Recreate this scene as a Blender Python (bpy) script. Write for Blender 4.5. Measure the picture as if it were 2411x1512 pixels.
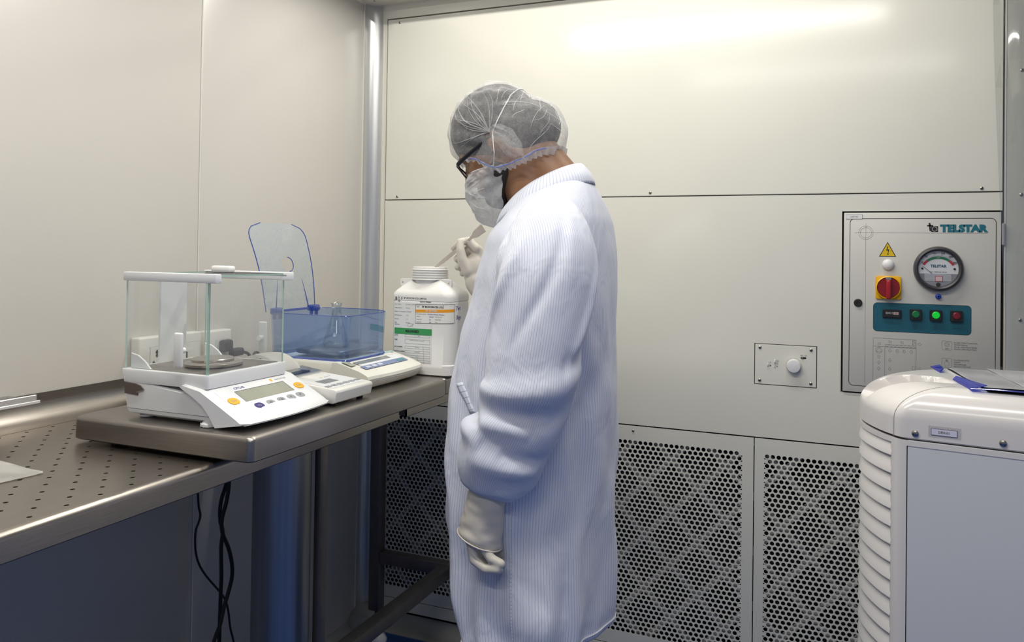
import bpy, bmesh, math, random
from mathutils import Vector, Matrix, noise
PI = math.pi
for o in list(bpy.data.objects): bpy.data.objects.remove(o)
SC = bpy.context.scene
COL = SC.collection
random.seed(7)

# ------------------------------------------------------------------ camera
CAM_H = 1.345
def camera():
    yaw, pit, roll = .3963, -.0121, -.01413
    c, s = math.cos, math.sin
    fw = Vector((-s(yaw)*c(pit), c(yaw)*c(pit), -s(pit)))
    rt = Vector((c(yaw), s(yaw), 0)); up = rt.cross(fw)
    r2 = rt*c(roll) - up*s(roll); u2 = up*c(roll) + rt*s(roll)
    cd = bpy.data.cameras.new('camera'); o = bpy.data.objects.new('camera', cd); COL.objects.link(o)
    M = Matrix((r2, u2, -fw)).transposed().to_4x4(); M.translation = (0, 0, CAM_H)
    o.matrix_world = M
    cd.sensor_fit = 'HORIZONTAL'; cd.sensor_width = 36; cd.lens = 36*1885/2411
    cd.shift_y = -186.6/2411; cd.clip_start = .02; cd.clip_end = 60
    SC.camera = o
camera()

# ------------------------------------------------------------------ world, lights, exposure
SC.view_settings.view_transform = 'Standard'; SC.view_settings.look = 'None'
SC.view_settings.gamma = 1; SC.view_settings.use_curve_mapping = False
SC.view_settings.exposure = 0.0
W = bpy.data.worlds.new('room_beyond'); SC.world = W; W.use_nodes = True
W.node_tree.nodes['Background'].inputs[0].default_value = (.56, .67, 1.0, 1)
W.node_tree.nodes['Background'].inputs[1].default_value = .30
def area(name, loc, sx, sy, power, col=(1, 1, 1), rot=(0, 0, 0)):
    l = bpy.data.lights.new(name, 'AREA'); l.shape = 'RECTANGLE'; l.size = sx; l.size_y = sy
    l.energy = power; l.color = col
    o = bpy.data.objects.new(name, l); COL.objects.link(o); o.location = loc; o.rotation_euler = rot
    return o
LAMP_Z = 2.49
LAMP_COL = (1, .970, .895)
# distance into the room, power and x range of each tube
LAMPS = ((2.02, 15, -1.38, .16), (.90, 22, -1.38, .16), (-.25, 12, -.95, .58))  # last tube is an added fill light for surfaces facing the camera
for _y, _p, _a, _b in LAMPS: area('tube_light', ((_a+_b)/2, _y, LAMP_Z), _b-_a, .05, _p, LAMP_COL)

# ------------------------------------------------------------------ helpers
def lin(c):
    if isinstance(c, str):
        c = [int(c[i:i+2], 16)/255 for i in (0, 2, 4)]
        c = [x/12.92 if x <= .04045 else ((x+.055)/1.055)**2.4 for x in c]
    return (c[0], c[1], c[2], 1)
def mat(name, col, rough=.5, metal=0, spec=.5, var=.03, vscale=9, bump=0, bscale=60, coat=0, emit=None, estr=1, stretch=None, alpha=1, sheen=0, sss=0, trans=0):
    m = bpy.data.materials.new(name); m.use_nodes = True
    nt = m.node_tree; b = nt.nodes['Principled BSDF']; L = nt.links
    col = lin(col)
    tc = nt.nodes.new('ShaderNodeTexCoord'); mp = nt.nodes.new('ShaderNodeMapping'); L.new(tc.outputs['Object'], mp.inputs[0])
    if stretch: mp.inputs['Scale'].default_value = stretch
    n = nt.nodes.new('ShaderNodeTexNoise'); n.inputs['Scale'].default_value = vscale; n.inputs['Detail'].default_value = 4
    L.new(mp.outputs[0], n.inputs['Vector'])
    r = nt.nodes.new('ShaderNodeValToRGB')
    r.color_ramp.elements[0].position = .3; r.color_ramp.elements[1].position = .7
    r.color_ramp.elements[0].color = tuple(max(0, x*(1-var)) for x in col[:3])+(1,)
    r.color_ramp.elements[1].color = tuple(min(1, x*(1+var)) for x in col[:3])+(1,)
    L.new(n.outputs['Fac'], r.inputs[0]); L.new(r.outputs[0], b.inputs['Base Color'])
    b.inputs['Roughness'].default_value = rough; b.inputs['Metallic'].default_value = metal
    b.inputs['Specular IOR Level'].default_value = spec
    if coat: b.inputs['Coat Weight'].default_value = coat; b.inputs['Coat Roughness'].default_value = .12
    if sheen: b.inputs['Sheen Weight'].default_value = sheen
    if sss: b.inputs['Subsurface Weight'].default_value = sss; b.inputs['Subsurface Radius'].default_value = (.01, .004, .002)
    if trans: b.inputs['Transmission Weight'].default_value = trans
    if alpha < 1: b.inputs['Alpha'].default_value = alpha
    if emit: b.inputs['Emission Color'].default_value = lin(emit); b.inputs['Emission Strength'].default_value = estr
    if bump:
        n2 = nt.nodes.new('ShaderNodeTexNoise'); n2.inputs['Scale'].default_value = bscale; n2.inputs['Detail'].default_value = 5
        L.new(mp.outputs[0], n2.inputs['Vector'])
        bp = nt.nodes.new('ShaderNodeBump'); bp.inputs['Strength'].default_value = bump; bp.inputs['Distance'].default_value = .004
        L.new(n2.outputs['Fac'], bp.inputs['Height']); L.new(bp.outputs[0], b.inputs['Normal'])
    return m
def clear(name, tint=(1, 1, 1), gloss=.06, edge=.5, rough=.03, body=0, bodycol=(1, 1, 1), blend=.35):
    """thin clear sheet: tinted see-through + fresnel-like gloss (+ a little milky body)"""
    m = bpy.data.materials.new(name); m.use_nodes = True; nt = m.node_tree; nt.nodes.clear(); L = nt.links
    out = nt.nodes.new('ShaderNodeOutputMaterial')
    t = nt.nodes.new('ShaderNodeBsdfTransparent'); t.inputs[0].default_value = lin(tint)
    g = nt.nodes.new('ShaderNodeBsdfGlossy'); g.inputs['Roughness'].default_value = rough
    lw = nt.nodes.new('ShaderNodeLayerWeight'); lw.inputs[0].default_value = blend
    mr = nt.nodes.new('ShaderNodeMapRange'); mr.inputs[3].default_value = gloss; mr.inputs[4].default_value = edge
    L.new(lw.outputs['Facing'], mr.inputs[0])
    cur = t.outputs[0]
    if body:
        d = nt.nodes.new('ShaderNodeBsdfDiffuse'); d.inputs[0].default_value = lin(bodycol)
        tl = nt.nodes.new('ShaderNodeBsdfTranslucent'); tl.inputs[0].default_value = lin(bodycol)
        md = nt.nodes.new('ShaderNodeMixShader'); md.inputs[0].default_value = .5; L.new(d.outputs[0], md.inputs[1]); L.new(tl.outputs[0], md.inputs[2])
        mb = nt.nodes.new('ShaderNodeMixShader'); mb.inputs[0].default_value = body; L.new(cur, mb.inputs[1]); L.new(md.outputs[0], mb.inputs[2]); cur = mb.outputs[0]
    mx = nt.nodes.new('ShaderNodeMixShader'); L.new(mr.outputs[0], mx.inputs[0]); L.new(cur, mx.inputs[1]); L.new(g.outputs[0], mx.inputs[2])
    L.new(mx.outputs[0], out.inputs[0])
    return m

WC = {}
def BM(): return bmesh.new()
def obj(name, bm, m, parent=None, smooth=True, ang=35, M=None):
    me = bpy.data.meshes.new(name)
    if M is not None: bmesh.ops.transform(bm, matrix=M, verts=bm.verts)
    bmesh.ops.recalc_face_normals(bm, faces=bm.faces)
    bm.to_mesh(me); bm.free()
    for x in (m if isinstance(m, (list, tuple)) else [m]): me.materials.append(x)
    if smooth:
        me.polygons.foreach_set('use_smooth', [True]*len(me.polygons))
        me.set_sharp_from_angle(angle=math.radians(ang))
    o = bpy.data.objects.new(name, me); COL.objects.link(o)
    if parent: adopt(o, parent)
    return o
def adopt(o, parent):
    o.parent = parent
    if parent.name in WC: o.matrix_parent_inverse = WC[parent.name]
def raw(name, v, f, m, parent=None, smooth=True, ang=60):
    bm = BM(); vs = [bm.verts.new(p) for p in v]
    for q in f:
        try: bm.faces.new([vs[i] for i in q])
        except ValueError: pass
    return obj(name, bm, m, parent, smooth, ang)
def tag(o, label=None, cat=None, group=None, kind=None):
    if label: o['label'] = label
    if cat: o['category'] = cat
    if group: o['group'] = group
    if kind: o['kind'] = kind
    return o
def thing(name, label, cat, loc=(0, 0, 0), rz=0, group=None):
    o = bpy.data.objects.new(name, None); COL.objects.link(o); o.location = loc; o.rotation_euler = (0, 0, rz)
    o.empty_display_size = .02
    return tag(o, label, cat, group)
def thingw(name, label, cat, loc, group=None):
    """an Empty at the thing's base whose parts are modelled in room coordinates"""
    o = thing(name, label, cat, loc, 0, group); WC[o.name] = Matrix.Translation(loc).inverted(); return o
def bx(bm, x0, x1, y0, y1, z0, z1, bev=0, seg=2):
    if x0 > x1: x0, x1 = x1, x0
    if y0 > y1: y0, y1 = y1, y0
    if z0 > z1: z0, z1 = z1, z0
    b = bmesh.new(); bmesh.ops.create_cube(b, size=1)
    for v in b.verts: v.co = ((x0+x1)/2+v.co.x*(x1-x0), (y0+y1)/2+v.co.y*(y1-y0), (z0+z1)/2+v.co.z*(z1-z0))
    if bev: bmesh.ops.bevel(b, geom=b.edges[:], offset=min(bev, .49*min(x1-x0, y1-y0, z1-z0)), segments=seg, profile=.5, affect='EDGES')
    join(bm, b); return bm
def join(bm, b, M=None):
    if M is not None: bmesh.ops.transform(b, matrix=M, verts=b.verts)
    mp = {}
    for v in b.verts: mp[v] = bm.verts.new(v.co)
    for f in b.faces:
        try: nf = bm.faces.new([mp[v] for v in f.verts]); nf.material_index = f.material_index
        except ValueError: pass
    b.free()
def prism(bm, pts, vec, bev=0, seg=2):
    """closed polygon (3D points) extruded by vec"""
    b = bmesh.new(); vec = Vector(vec)
    a = [b.verts.new(p) for p in pts]; c = [b.verts.new(Vector(p)+vec) for p in pts]
    n = len(pts); b.faces.new(a[::-1]); b.faces.new(c)
    for i in range(n): b.faces.new((a[i], a[(i+1) % n], c[(i+1) % n], c[i]))
    bmesh.ops.recalc_face_normals(b, faces=b.faces)
    if bev: bmesh.ops.bevel(b, geom=b.edges[:], offset=bev, segments=seg, profile=.5, affect='EDGES')
    join(bm, b); return bm
def lathe(bm, prof, n=32, M=None, caps=True):
    b = bmesh.new(); rings = []
    for r, z in prof:
        rings.append([b.verts.new((r*math.cos(2*PI*i/n), r*math.sin(2*PI*i/n), z)) for i in range(n)])
    for k in range(len(rings)-1):
        for i in range(n): b.faces.new((rings[k][i], rings[k][(i+1) % n], rings[k+1][(i+1) % n], rings[k+1][i]))
    if caps:
        if prof[0][0] > 1e-5: b.faces.new(rings[0][::-1])
        if prof[-1][0] > 1e-5: b.faces.new(rings[-1])
    bmesh.ops.remove_doubles(b, verts=b.verts, dist=1e-6)
    join(bm, b, M); return bm
def tube(bm, pts, r, n=10, cap=True, squash=1, up=None):
    pts = [Vector(p) for p in pts]; N = len(pts); rr = r if isinstance(r, (list, tuple)) else [r]*N
    b = bmesh.new(); rings = []; ref = None
    for i, p in enumerate(pts):
        t = (pts[min(i+1, N-1)]-pts[max(i-1, 0)]).normalized()
        if ref is None:
            ref = Vector(up) if up else (Vector((0, 0, 1)) if abs(t.z) < .9 else Vector((1, 0, 0)))
        a = t.cross(ref).normalized(); ref = a.cross(t).normalized()
        rings.append([b.verts.new(p+a*rr[i]*math.cos(2*PI*j/n)+ref*rr[i]*squash*math.sin(2*PI*j/n)) for j in range(n)])
    for k in range(N-1):
        for j in range(n): b.faces.new((rings[k][j], rings[k][(j+1) % n], rings[k+1][(j+1) % n], rings[k+1][j]))
    if cap: b.faces.new(rings[0][::-1]); b.faces.new(rings[-1])
    join(bm, b); return bm
def spline(pts, k=8):
    """Catmull-Rom through pts"""
    P = [Vector(p) for p in pts]; P = [P[0]*2-P[1]]+P+[P[-1]*2-P[-2]]; out = []
    for i in range(1, len(P)-2):
        for j in range(k):
            t = j/k; a, b, c, d = P[i-1:i+3]
            out.append(.5*((2*b)+(c-a)*t+(2*a-5*b+4*c-d)*t*t+(3*b-a-3*c+d)*t**3))
    return out+[P[-2]]
def grid(bm, fn, nu, nv, closeu=False):
    """fn(u,v) -> point, u,v in 0..1"""
    R = []
    mu = nu if closeu else nu+1
    for j in range(nv+1): R.append([bm.verts.new(fn(i/nu, j/nv)) for i in range(mu)])
    for j in range(nv):
        for i in range(nu):
            i2 = (i+1) % mu
            bm.faces.new((R[j][i], R[j][i2], R[j+1][i2], R[j+1][i]))
    return R
def rrect(w, h, r, n=5, cx=0, cy=0):
    out = []
    for sx, sy, a in ((1, 1, 0), (-1, 1, PI/2), (-1, -1, PI), (1, -1, 3*PI/2)):
        for k in range(n+1):
            t = a+PI/2*k/n; out.append((cx+sx*(w/2-r)+r*math.cos(t), cy+sy*(h/2-r)+r*math.sin(t)))
    return out
def text(s, size, m, parent, M, name='lettering', ext=.0002, bold=0, align='CENTER', shear=0, sx=1, space=1):
    cu = bpy.data.curves.new('t', 'FONT'); cu.body = s; cu.size = size; cu.extrude = ext; cu.offset = bold
    cu.align_x = align; cu.align_y = 'CENTER'; cu.shear = shear; cu.resolution_u = 3; cu.space_character = space
    t = bpy.data.objects.new('t', cu); COL.objects.link(t)
    me = bpy.data.meshes.new_from_object(t.evaluated_get(bpy.context.evaluated_depsgraph_get()))
    bpy.data.objects.remove(t); bpy.data.curves.remove(cu)
    me.transform(M @ Matrix.Diagonal((sx, 1, 1, 1))); me.materials.clear(); me.materials.append(m)
    o = bpy.data.objects.new(name, me); COL.objects.link(o); adopt(o, parent)
    return o
def frame(o, xdir, ydir):
    """matrix placing local xy plane at o with given x/y directions"""
    x = Vector(xdir).normalized(); y = Vector(ydir); y = (y-x*y.dot(x)).normalized(); z = x.cross(y)
    M = Matrix((x, y, z)).transposed().to_4x4(); M.translation = o; return M
def wallM(x, z, y=2.5): return frame((x, y, z), (1, 0, 0), (0, 0, 1))   # faces -y
# ------------------------------------------------------------------ shared materials
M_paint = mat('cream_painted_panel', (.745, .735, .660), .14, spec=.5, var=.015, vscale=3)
M_paintL = mat('cream_panel_dimmed', (.585, .560, .525), .24, spec=.5, var=.02, vscale=2)  # same cream paint, darkened to imitate weaker light on the left wall
M_gasket = mat('dark_gap', (.03, .03, .028), .8)
M_bead = mat('pale_sealant', (.72, .70, .63), .5)
M_alu = mat('satin_aluminium', (.62, .63, .63), .32, .75, var=.03, stretch=(60, 60, .4))
M_floor = mat('blue_vinyl', (.016, .075, .30), .35, var=.08, vscale=14)
M_screw = mat('steel_screw', (.42, .40, .37), .3, 1)
M_dark = mat('dark_rubber', (.012, .012, .013), .5)
M_black = mat('black_ink', (.012, .012, .014), .5)
M_white = mat('white_plastic', (.80, .80, .79), .35, var=.01)
M_filter = mat('filter_grey', (.50, .49, .46), .6)
M_cavity = mat('black_cavity', (.02, .021, .024), .9)
M_brush = mat('brushed_steel', (.385, .350, .315), .30, 1, var=.10, vscale=30, stretch=(30, .5, 30), bump=.06, bscale=40)
M_brushx = mat('brushed_steel_slab', (.335, .310, .285), .33, 1, var=.10, vscale=30, stretch=(.6, 30, 30), bump=.05, bscale=40)
M_hole = mat('hole_dark', (.03, .028, .026), .7)

WX, WY, CZ = -1.615, 2.5, 2.234      # left wall plane, back wall plane, ceiling rim

# ------------------------------------------------------------------ structure
fl = BM(); bx(fl, -1.75, 3.2, -2.5, 2.62, -.06, 0)
tag(obj('floor', fl, M_floor, smooth=False), 'glossy blue vinyl floor', 'floor', kind='structure')

def screw(parent, x, z, y=WY, r=.0045):
    b = BM(); lathe(b, [(r, 0), (r, .0012), (r*.7, .0024), (0, .003)], 14)
    s = obj('screw', b, M_screw, parent, M=wallM(x, z, y))
    b = BM(); bx(b, -r*.6, r*.6, -r*.12, r*.12, .0026, .0033); bx(b, -r*.12, r*.12, -r*.6, r*.6, .0026, .0033)
    obj('screw_slot', b, M_dark, s, False, M=wallM(x, z, y)); return s

# back wall: carcass, painted panels, perforated return-air grilles
wb = BM(); bx(wb, WX-.1, 2.2, 2.72, 2.8, -.02, 2.75)
wall = tag(obj('wall_back', wb, M_cavity, smooth=False), 'cream painted panel wall with perforated return air grilles', 'wall', kind='structure')
def part(name, m, parent, fn, **k):
    b = BM(); fn(b); return obj(name, b, m, parent, **k)
part('gasket', M_gasket, wall, lambda b: bx(b, WX, .42, WY+.02, WY+.032, .803, 2.25), smooth=False)
up = part('upper_panel', M_paint, wall, lambda b: bx(b, -1.547, .386, WY, WY+.02, 1.5265, 2.180, .0015, 1))
for x, z in ((-1.497, 2.166), (-1.497, 1.537), (-.575, 1.537), (.337, 1.535), (-.575, 2.166), (.337, 2.166)): screw(up, x, z)
def mid(b):
    x0, x1, z0, z1 = -1.547, .386, .8015, 1.5235
    dx0, dx1, dz0, dz1 = -.0135, .3865, .953, 1.4745     # opening for the control cabinet door
    px0, px1, pz0, pz1 = -.2535, -.0775, .958, 1.081     # opening for the thermostat plate
    for a in ((x0, px0, z0, z1), (px0, px1, pz1, z1), (px0, px1, z0, pz0), (px1, dx0, z0, z1), (dx0, x1, dz1, z1), (dx0, x1, z0, dz0)):
        bx(b, a[0], a[1], WY, WY+.02, a[2], a[3])
    bmesh.ops.remove_doubles(b, verts=b.verts, dist=1e-5)
midp = part('middle_panel', M_paint, wall, mid, smooth=False)
part('frame_rail', M_paint, wall, lambda b: bx(b, -1.566, .40, WY-.001, WY+.02, 2.184, 2.26))
part('frame_stile', M_paint, wall, lambda b: bx(b, -1.566, -1.5505, WY-.001, WY+.02, .03, 2.184))
part('frame_bead', M_bead, wall, lambda b: bx(b, -1.5535, -1.5500, WY-.0022, WY, .8, 2.184, .0005, 1))
sp = part('side_panel', mat('grey_green_panel', (.56, .56, .51), .32, var=.02), wall, lambda b: bx(b, .392, 2.2, WY-.002, WY+.02, .03, 2.26, .001, 1))
for x, z in ((.429, 1.516), (.428, 1.181), (.429, 1.85), (.428, .84)): screw(sp, x, z, WY-.002)
part('panel_bead', M_bead, wall, lambda b: bx(b, .3905, .393, WY-.0035, WY+.01, .03, 2.26))
kick = part('kick_plate', M_paint, wall, lambda b: bx(b, -1.566, .40, WY, WY+.02, .058, .0985, .001, 1))

P, RH = .0164, .0063
def perforated(b, x0, z0, nx, nz, y=WY, t=.0018):
    """nx by nz staggered round holes; the plate fills the exact rectangle around them"""
    rowh = P*math.sqrt(3)/2; ap = P/2; cr = P/math.sqrt(3); N = 12
    xl, xr = x0-ap, x0+(nx-1)*P+ap+ap; zb, zt = z0-cr, z0+(nz-1)*rowh+cr
    cache = {}
    def V(x, z, yy):
        k = (round(x*5e4), round(z*5e4), round(yy*1e5))
        if k not in cache: cache[k] = b.verts.new((x, yy, z))
        return cache[k]
    for j in range(nz):
        for i in range(nx):
            cx = x0+i*P+(ap if j % 2 else 0); cz = z0+j*rowh
            hexa = [(0, cr), (-ap/2, cr*.75), (-ap, cr/2), (-ap, 0), (-ap, -cr/2), (-ap/2, -cr*.75), (0, -cr), (ap/2, -cr*.75), (ap, -cr/2), (ap, 0), (ap, cr/2), (ap/2, cr*.75)]
            outp = []
            for (hx, hz) in hexa:
                X, Z = cx+hx, cz+hz
                if j == nz-1 and hz > cr*.4: Z = zt
                if j == 0 and hz < -cr*.4: Z = zb
                if i == 0 and hx < -ap*.9: X = xl
                if i == nx-1 and hx > ap*.9: X = xr
                outp.append(V(X, Z, y))
            inn = [V(cx+RH*math.cos(PI/2+2*PI*k/N), cz+RH*math.sin(PI/2+2*PI*k/N), y) for k in range(N)]
            inb = [V(cx+RH*math.cos(PI/2+2*PI*k/N), cz+RH*math.sin(PI/2+2*PI*k/N), y+t) for k in range(N)]
            for k in range(N):
                k2 = (k+1) % N
                for q in ((outp[k], outp[k2], inn[k2], inn[k]), (inn[k], inn[k2], inb[k2], inb[k])):
                    try: b.faces.new(q)
                    except ValueError: pass
    return xl, xr, zb, zt
GX = [(-1.5485, -.9035), (-.9005, -.2525), (-.2495, .3875)]
for gi, (gx0, gx1) in enumerate(GX):
    b = BM()
    nx = 35; w = (nx-.5)*P+P*.5+.0
    xs = (gx0+gx1)/2-(nx-.5)*P/2+P*.0+.0
    if gi == 0: xs = -1.517
    xl, xr, zb, zt = perforated(b, xs, .149, nx, 43)
    for a in ((gx0, xl, .101, .7975), (xr, gx1, .101, .7975), (xl, xr, .101, zb), (xl, xr, zt, .7975)): bx(b, a[0], a[1], WY, WY+.0018, a[2], a[3])
    g = obj('perforated_grille', b, M_paint, wall, smooth=False)
    for x, z in ((gx0+.28 if gi == 1 else gx0+.3, .782), (gx0+.3, .115), (gx0+.06, .115) if gi else (gx0+.36, .112)): screw(g, x, z, WY, .004)
part('grille_recess', M_cavity, wall, lambda b: (bx(b, -1.56, .40, WY+.07, WY+.09, .09, .81), bx(b, -1.56, .4, WY+.002, WY+.08, .8015, .8035), bx(b, -1.56, .4, WY+.002, WY+.08, .097, .099)), smooth=False)
# diagonal lattice bars behind the grilles
zc0, zc1 = .10, .80
for s in (1, -1):
    k = -1.56-(.70 if s > 0 else 0)
    while k < .40+(.70 if s < 0 else 0):
        # line x = k + s*(z-zc0), clip to x range
        za, zb2 = zc0, zc1
        f = lambda z: k+s*(z-zc0)
        xa, xb = f(za), f(zb2)
        lo, hi = -1.55, .39
        if s > 0:
            if xa < lo: za = zc0+(lo-k); xa = lo
            if xb > hi: zb2 = zc0+(hi-k); xb = hi
        else:
            if xa > hi: za = zc0+(k-hi); xa = hi
            if xb < lo: zb2 = zc0+(k-lo); xb = lo
        if zb2-za > .03:
            h = .012
            y = WY+.026+(.003 if s > 0 else 0)
            part('lattice_bar', M_filter, wall, lambda b: prism(b, [(xa-h, y, za), (xa+h, y, za), (xb+h, y, zb2), (xb-h, y, zb2)], (0, .003, 0)), smooth=False)
        k += .1655
# skirting: pale cove between wall and blue floor
def cove(b, axis):
    pr = [(0, .058)]+[(.045*(1-math.cos(a)), .050-.045*math.sin(a)+.0) for a in [PI/2*k/8 for k in range(9)]]+[(.06, .003), (.06, 0), (0, 0)]
    if axis == 'x': prism(b, [(WX, WY-d+.004, z) for d, z in pr], (2.2-WX, 0, 0))
    else: prism(b, [(WX+d-.004, -2.5, z) for d, z in pr], (0, 2.5+WY, 0))
M_cove = mat('grey_cove_trim', (.30, .30, .29), .4, var=.04)
tag(part('baseboard_back', M_cove, None, lambda b: cove(b, 'x')), 'grey coved skirting under the grilles', 'baseboard', kind='structure')
tag(part('baseboard_left', M_cove, None, lambda b: cove(b, 'y')), 'grey coved skirting along the left wall', 'baseboard', kind='structure')
part('cove_corner', M_cove, bpy.data.objects['baseboard_back'], lambda b: lathe(b, [(.075, 0), (.072, .03), (.055, .055), (.02, .07), (0, .072)], 24, Matrix.Translation((WX+.03, WY-.03, 0))))

# left wall: two panels with a pale joint bead
wl = BM(); bx(wl, WX-.1, WX-.012, -2.5, 2.8, -.02, 2.75)
wallL = tag(obj('wall_left', wl, M_gasket, smooth=False), 'cream painted panel wall with a vertical joint, darkened as if less lit', 'wall', kind='structure')
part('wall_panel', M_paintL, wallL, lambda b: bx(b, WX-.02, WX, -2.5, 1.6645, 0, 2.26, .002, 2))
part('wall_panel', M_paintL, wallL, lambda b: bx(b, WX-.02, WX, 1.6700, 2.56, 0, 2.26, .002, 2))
part('joint_bead', M_bead, wallL, lambda b: bx(b, WX-.006, WX+.0016, 1.6652, 1.6694, 0, 2.26, .0008, 1))
# rounded aluminium corner profile
def corner(b):
    r = .052; pts = [(WX+r*(1-math.cos(a)), WY-r*(1-math.sin(a))) for a in [PI/2*k/12 for k in range(13)]]
    pts += [(WX-.01, WY+.012)]
    prism(b, [(x, y, .045) for x, y in pts], (0, 0, CZ-.045))
tr = tag(part('trim_1', M_alu, None, corner), 'concave satin aluminium corner profile between left and back wall', 'corner trim', kind='structure')
part('edge_bead', M_bead, tr, lambda b: bx(b, WX, WX+.0025, WY-.0545, WY-.050, .05, CZ))
part('edge_bead', M_bead, tr, lambda b: bx(b, WX+.050, WX+.0545, WY-.0025, WY, .05, CZ))

# ceiling: rim frame with a recessed lamp bay
M_ceil = mat('ceiling_paint', (.66, .63, .56), .45, var=.02)
RX0, RY1 = WX+.115, WY-.085
RY0, RTOP = -.75, 2.70
ce = BM()
bx(ce, WX-.1, RX0, -2.5, 2.7, CZ, CZ+.03); bx(ce, RX0, 2.2, RY1, 2.7, CZ, CZ+.03)
bx(ce, RX0, .66, -2.5, RY0, CZ, CZ+.03); bx(ce, .66, 2.2, -2.5, RY1, CZ, CZ+.03)
ceil = tag(obj('ceiling', ce, M_ceil, smooth=False), 'ceiling rim around a recessed lamp bay', 'ceiling', kind='structure')
part('recess_wall', M_ceil, ceil, lambda b: (bx(b, RX0-.02, RX0, RY0, RY1, CZ+.03, RTOP), bx(b, RX0, .66, RY1, RY1+.02, CZ+.03, RTOP), bx(b, .66, .68, RY0, RY1, CZ+.03, RTOP), bx(b, RX0, .66, RY0-.02, RY0, CZ+.03, RTOP), bx(b, RX0-.02, .68, RY0-.02, RY1+.02, RTOP, RTOP+.03)), smooth=False)
part('rim_lip', mat('rim_grey', (.2, .19, .2), .5), ceil, lambda b: (bx(b, RX0-.001, RX0+.012, RY0, RY1, CZ-.004, CZ+.03), bx(b, RX0, .62, RY1-.012, RY1+.001, CZ-.004, CZ+.03)), smooth=False)
part('edge_bead', M_bead, ceil, lambda b: (bx(b, WX, WX+.004, -2.5, WY-.05, CZ-.005, CZ), bx(b, WX+.05, .4, WY-.004, WY, CZ-.005, CZ)), smooth=False)
part('screw', M_screw, ceil, lambda b: lathe(b, [(.005, 0), (.004, -.002), (0, -.003)], 12, Matrix.Translation((WX+.05, WY-.065, CZ))))
for ly, _p, _a, _b in LAMPS:
    lt = thing('fluorescent_lamp', 'white fluorescent lamp in the ceiling bay %s' % ('nearest the back wall' if ly > 2 else 'above the weighing bench' if ly > 0 else 'behind the viewer, added as front fill'), 'lamp', ((_a+_b)/2, ly, LAMP_Z+.02), group='ceiling bay lamps')
    part('housing', M_white, lt, lambda b: bx(b, -.785, .785, -.05, .05, .02, .07, .006))
    for s in (-1, 1):
        part('hanger', M_alu, lt, lambda b: bx(b, s*.47, s*.5, -.01, .01, .07, .188))
        part('end_cap', M_alu, lt, lambda b: bx(b, s*.785, s*.772, -.03, .03, -.016, .02))
# ------------------------------------------------------------------ steel bench, slab, pedestal
BT, BF, BB = .962, -1.03, .919       # bench top, front edge x, apron bottom
def bench_sheet(b, y0, y1, holes):
    """folded sheet: splashback, cove, perforated top, rolled front edge"""
    prof = [(WX+.003, .97), (WX+.003, 1.024), (WX+.0055, 1.0245)]
    prof += [(WX+.006+.05*(1-math.cos(a)), BT+.046-.046*math.sin(a)) for a in [PI/2*k/8 for k in range(9)]]
    xr0 = -1.541-.01425
    prof = prof[1:]
    ys = (y0, y1)
    def strip(pr):
        for k in range(len(pr)-1):
            (xa, za), (xb, zb) = pr[k], pr[k+1]
            vs = [b.verts.new(q) for q in ((xa, y0, za), (xa, y1, za), (xb, y1, zb), (xb, y0, zb))]; b.faces.new(vs)
    strip(prof+[(xr0, BT)])
    rows = 17; px = .483/16; py = .0580; xr1 = xr0+rows*px
    if holes:
        n = int((y1-y0-.06)/py); ya = y0+.03; yb = ya+n*py
        cache = {}
        def V(x, y, z=BT):
            k = (round(x*2e4), round(y*2e4), round(z*2e4))
            if k not in cache: cache[k] = b.verts.new((x, y, z))
            return cache[k]
        for j in range(rows):
            cx = xr0+(j+.5)*px
            for i in range(n+(1 if j % 2 else 0)):
                if j % 2: c0, c1 = max(ya, ya+(i-.5)*py), min(yb, ya+(i+.5)*py)
                else: c0, c1 = ya+i*py, ya+(i+1)*py
                cy = (c0+c1)/2; xa, xb = cx-px/2, cx+px/2
                o = [V(xa, c0), V(xa, cy), V(xa, c1), V(cx, c1), V(xb, c1), V(xb, cy), V(xb, c0), V(cx, c0)]
                if c1-c0 < py*.9:
                    o = [V(xa, c0), V(xa, c1), V(xb, c1), V(xb, c0)]
                    b.faces.new(o); continue
                R = .0040
                ang = [5*PI/4-k*PI/4 for k in range(8)]
                inn = [V(cx+R*math.cos(a), cy+R*math.sin(a)) for a in ang]
                inb = [V(cx+R*math.cos(a), cy+R*math.sin(a), BT-.004) for a in ang]
                for k in range(8):
                    k2 = (k+1) % 8
                    b.faces.new((o[k], o[k2], inn[k2], inn[k])); b.faces.new((inn[k], inn[k2], inb[k2], inb[k]))
        for (u0, u1) in ((y0, ya), (yb, y1)):
            b.faces.new([b.verts.new(q) for q in ((xr0, u0, BT), (xr0, u1, BT), (xr1, u1, BT), (xr1, u0, BT))])
    else:
        b.faces.new([b.verts.new(q) for q in ((xr0, y0, BT), (xr0, y1, BT), (xr1, y1, BT), (xr1, y0, BT))])
    fr = [(xr1, BT)]+[(BF-.012+.012*math.sin(a), BT-.012+.012*math.cos(a)) for a in [PI/2*k/6 for k in range(7)]]+[(BF, BB+.002), (BF-.002, BB), (BF-.02, BB), (BF-.02, BT-.006)]
    strip(fr)
    bmesh.ops.remove_doubles(b, verts=b.verts, dist=2e-5)
def tri(b, p): b.faces.new([b.verts.new(q) for q in p])
benches = []
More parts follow.
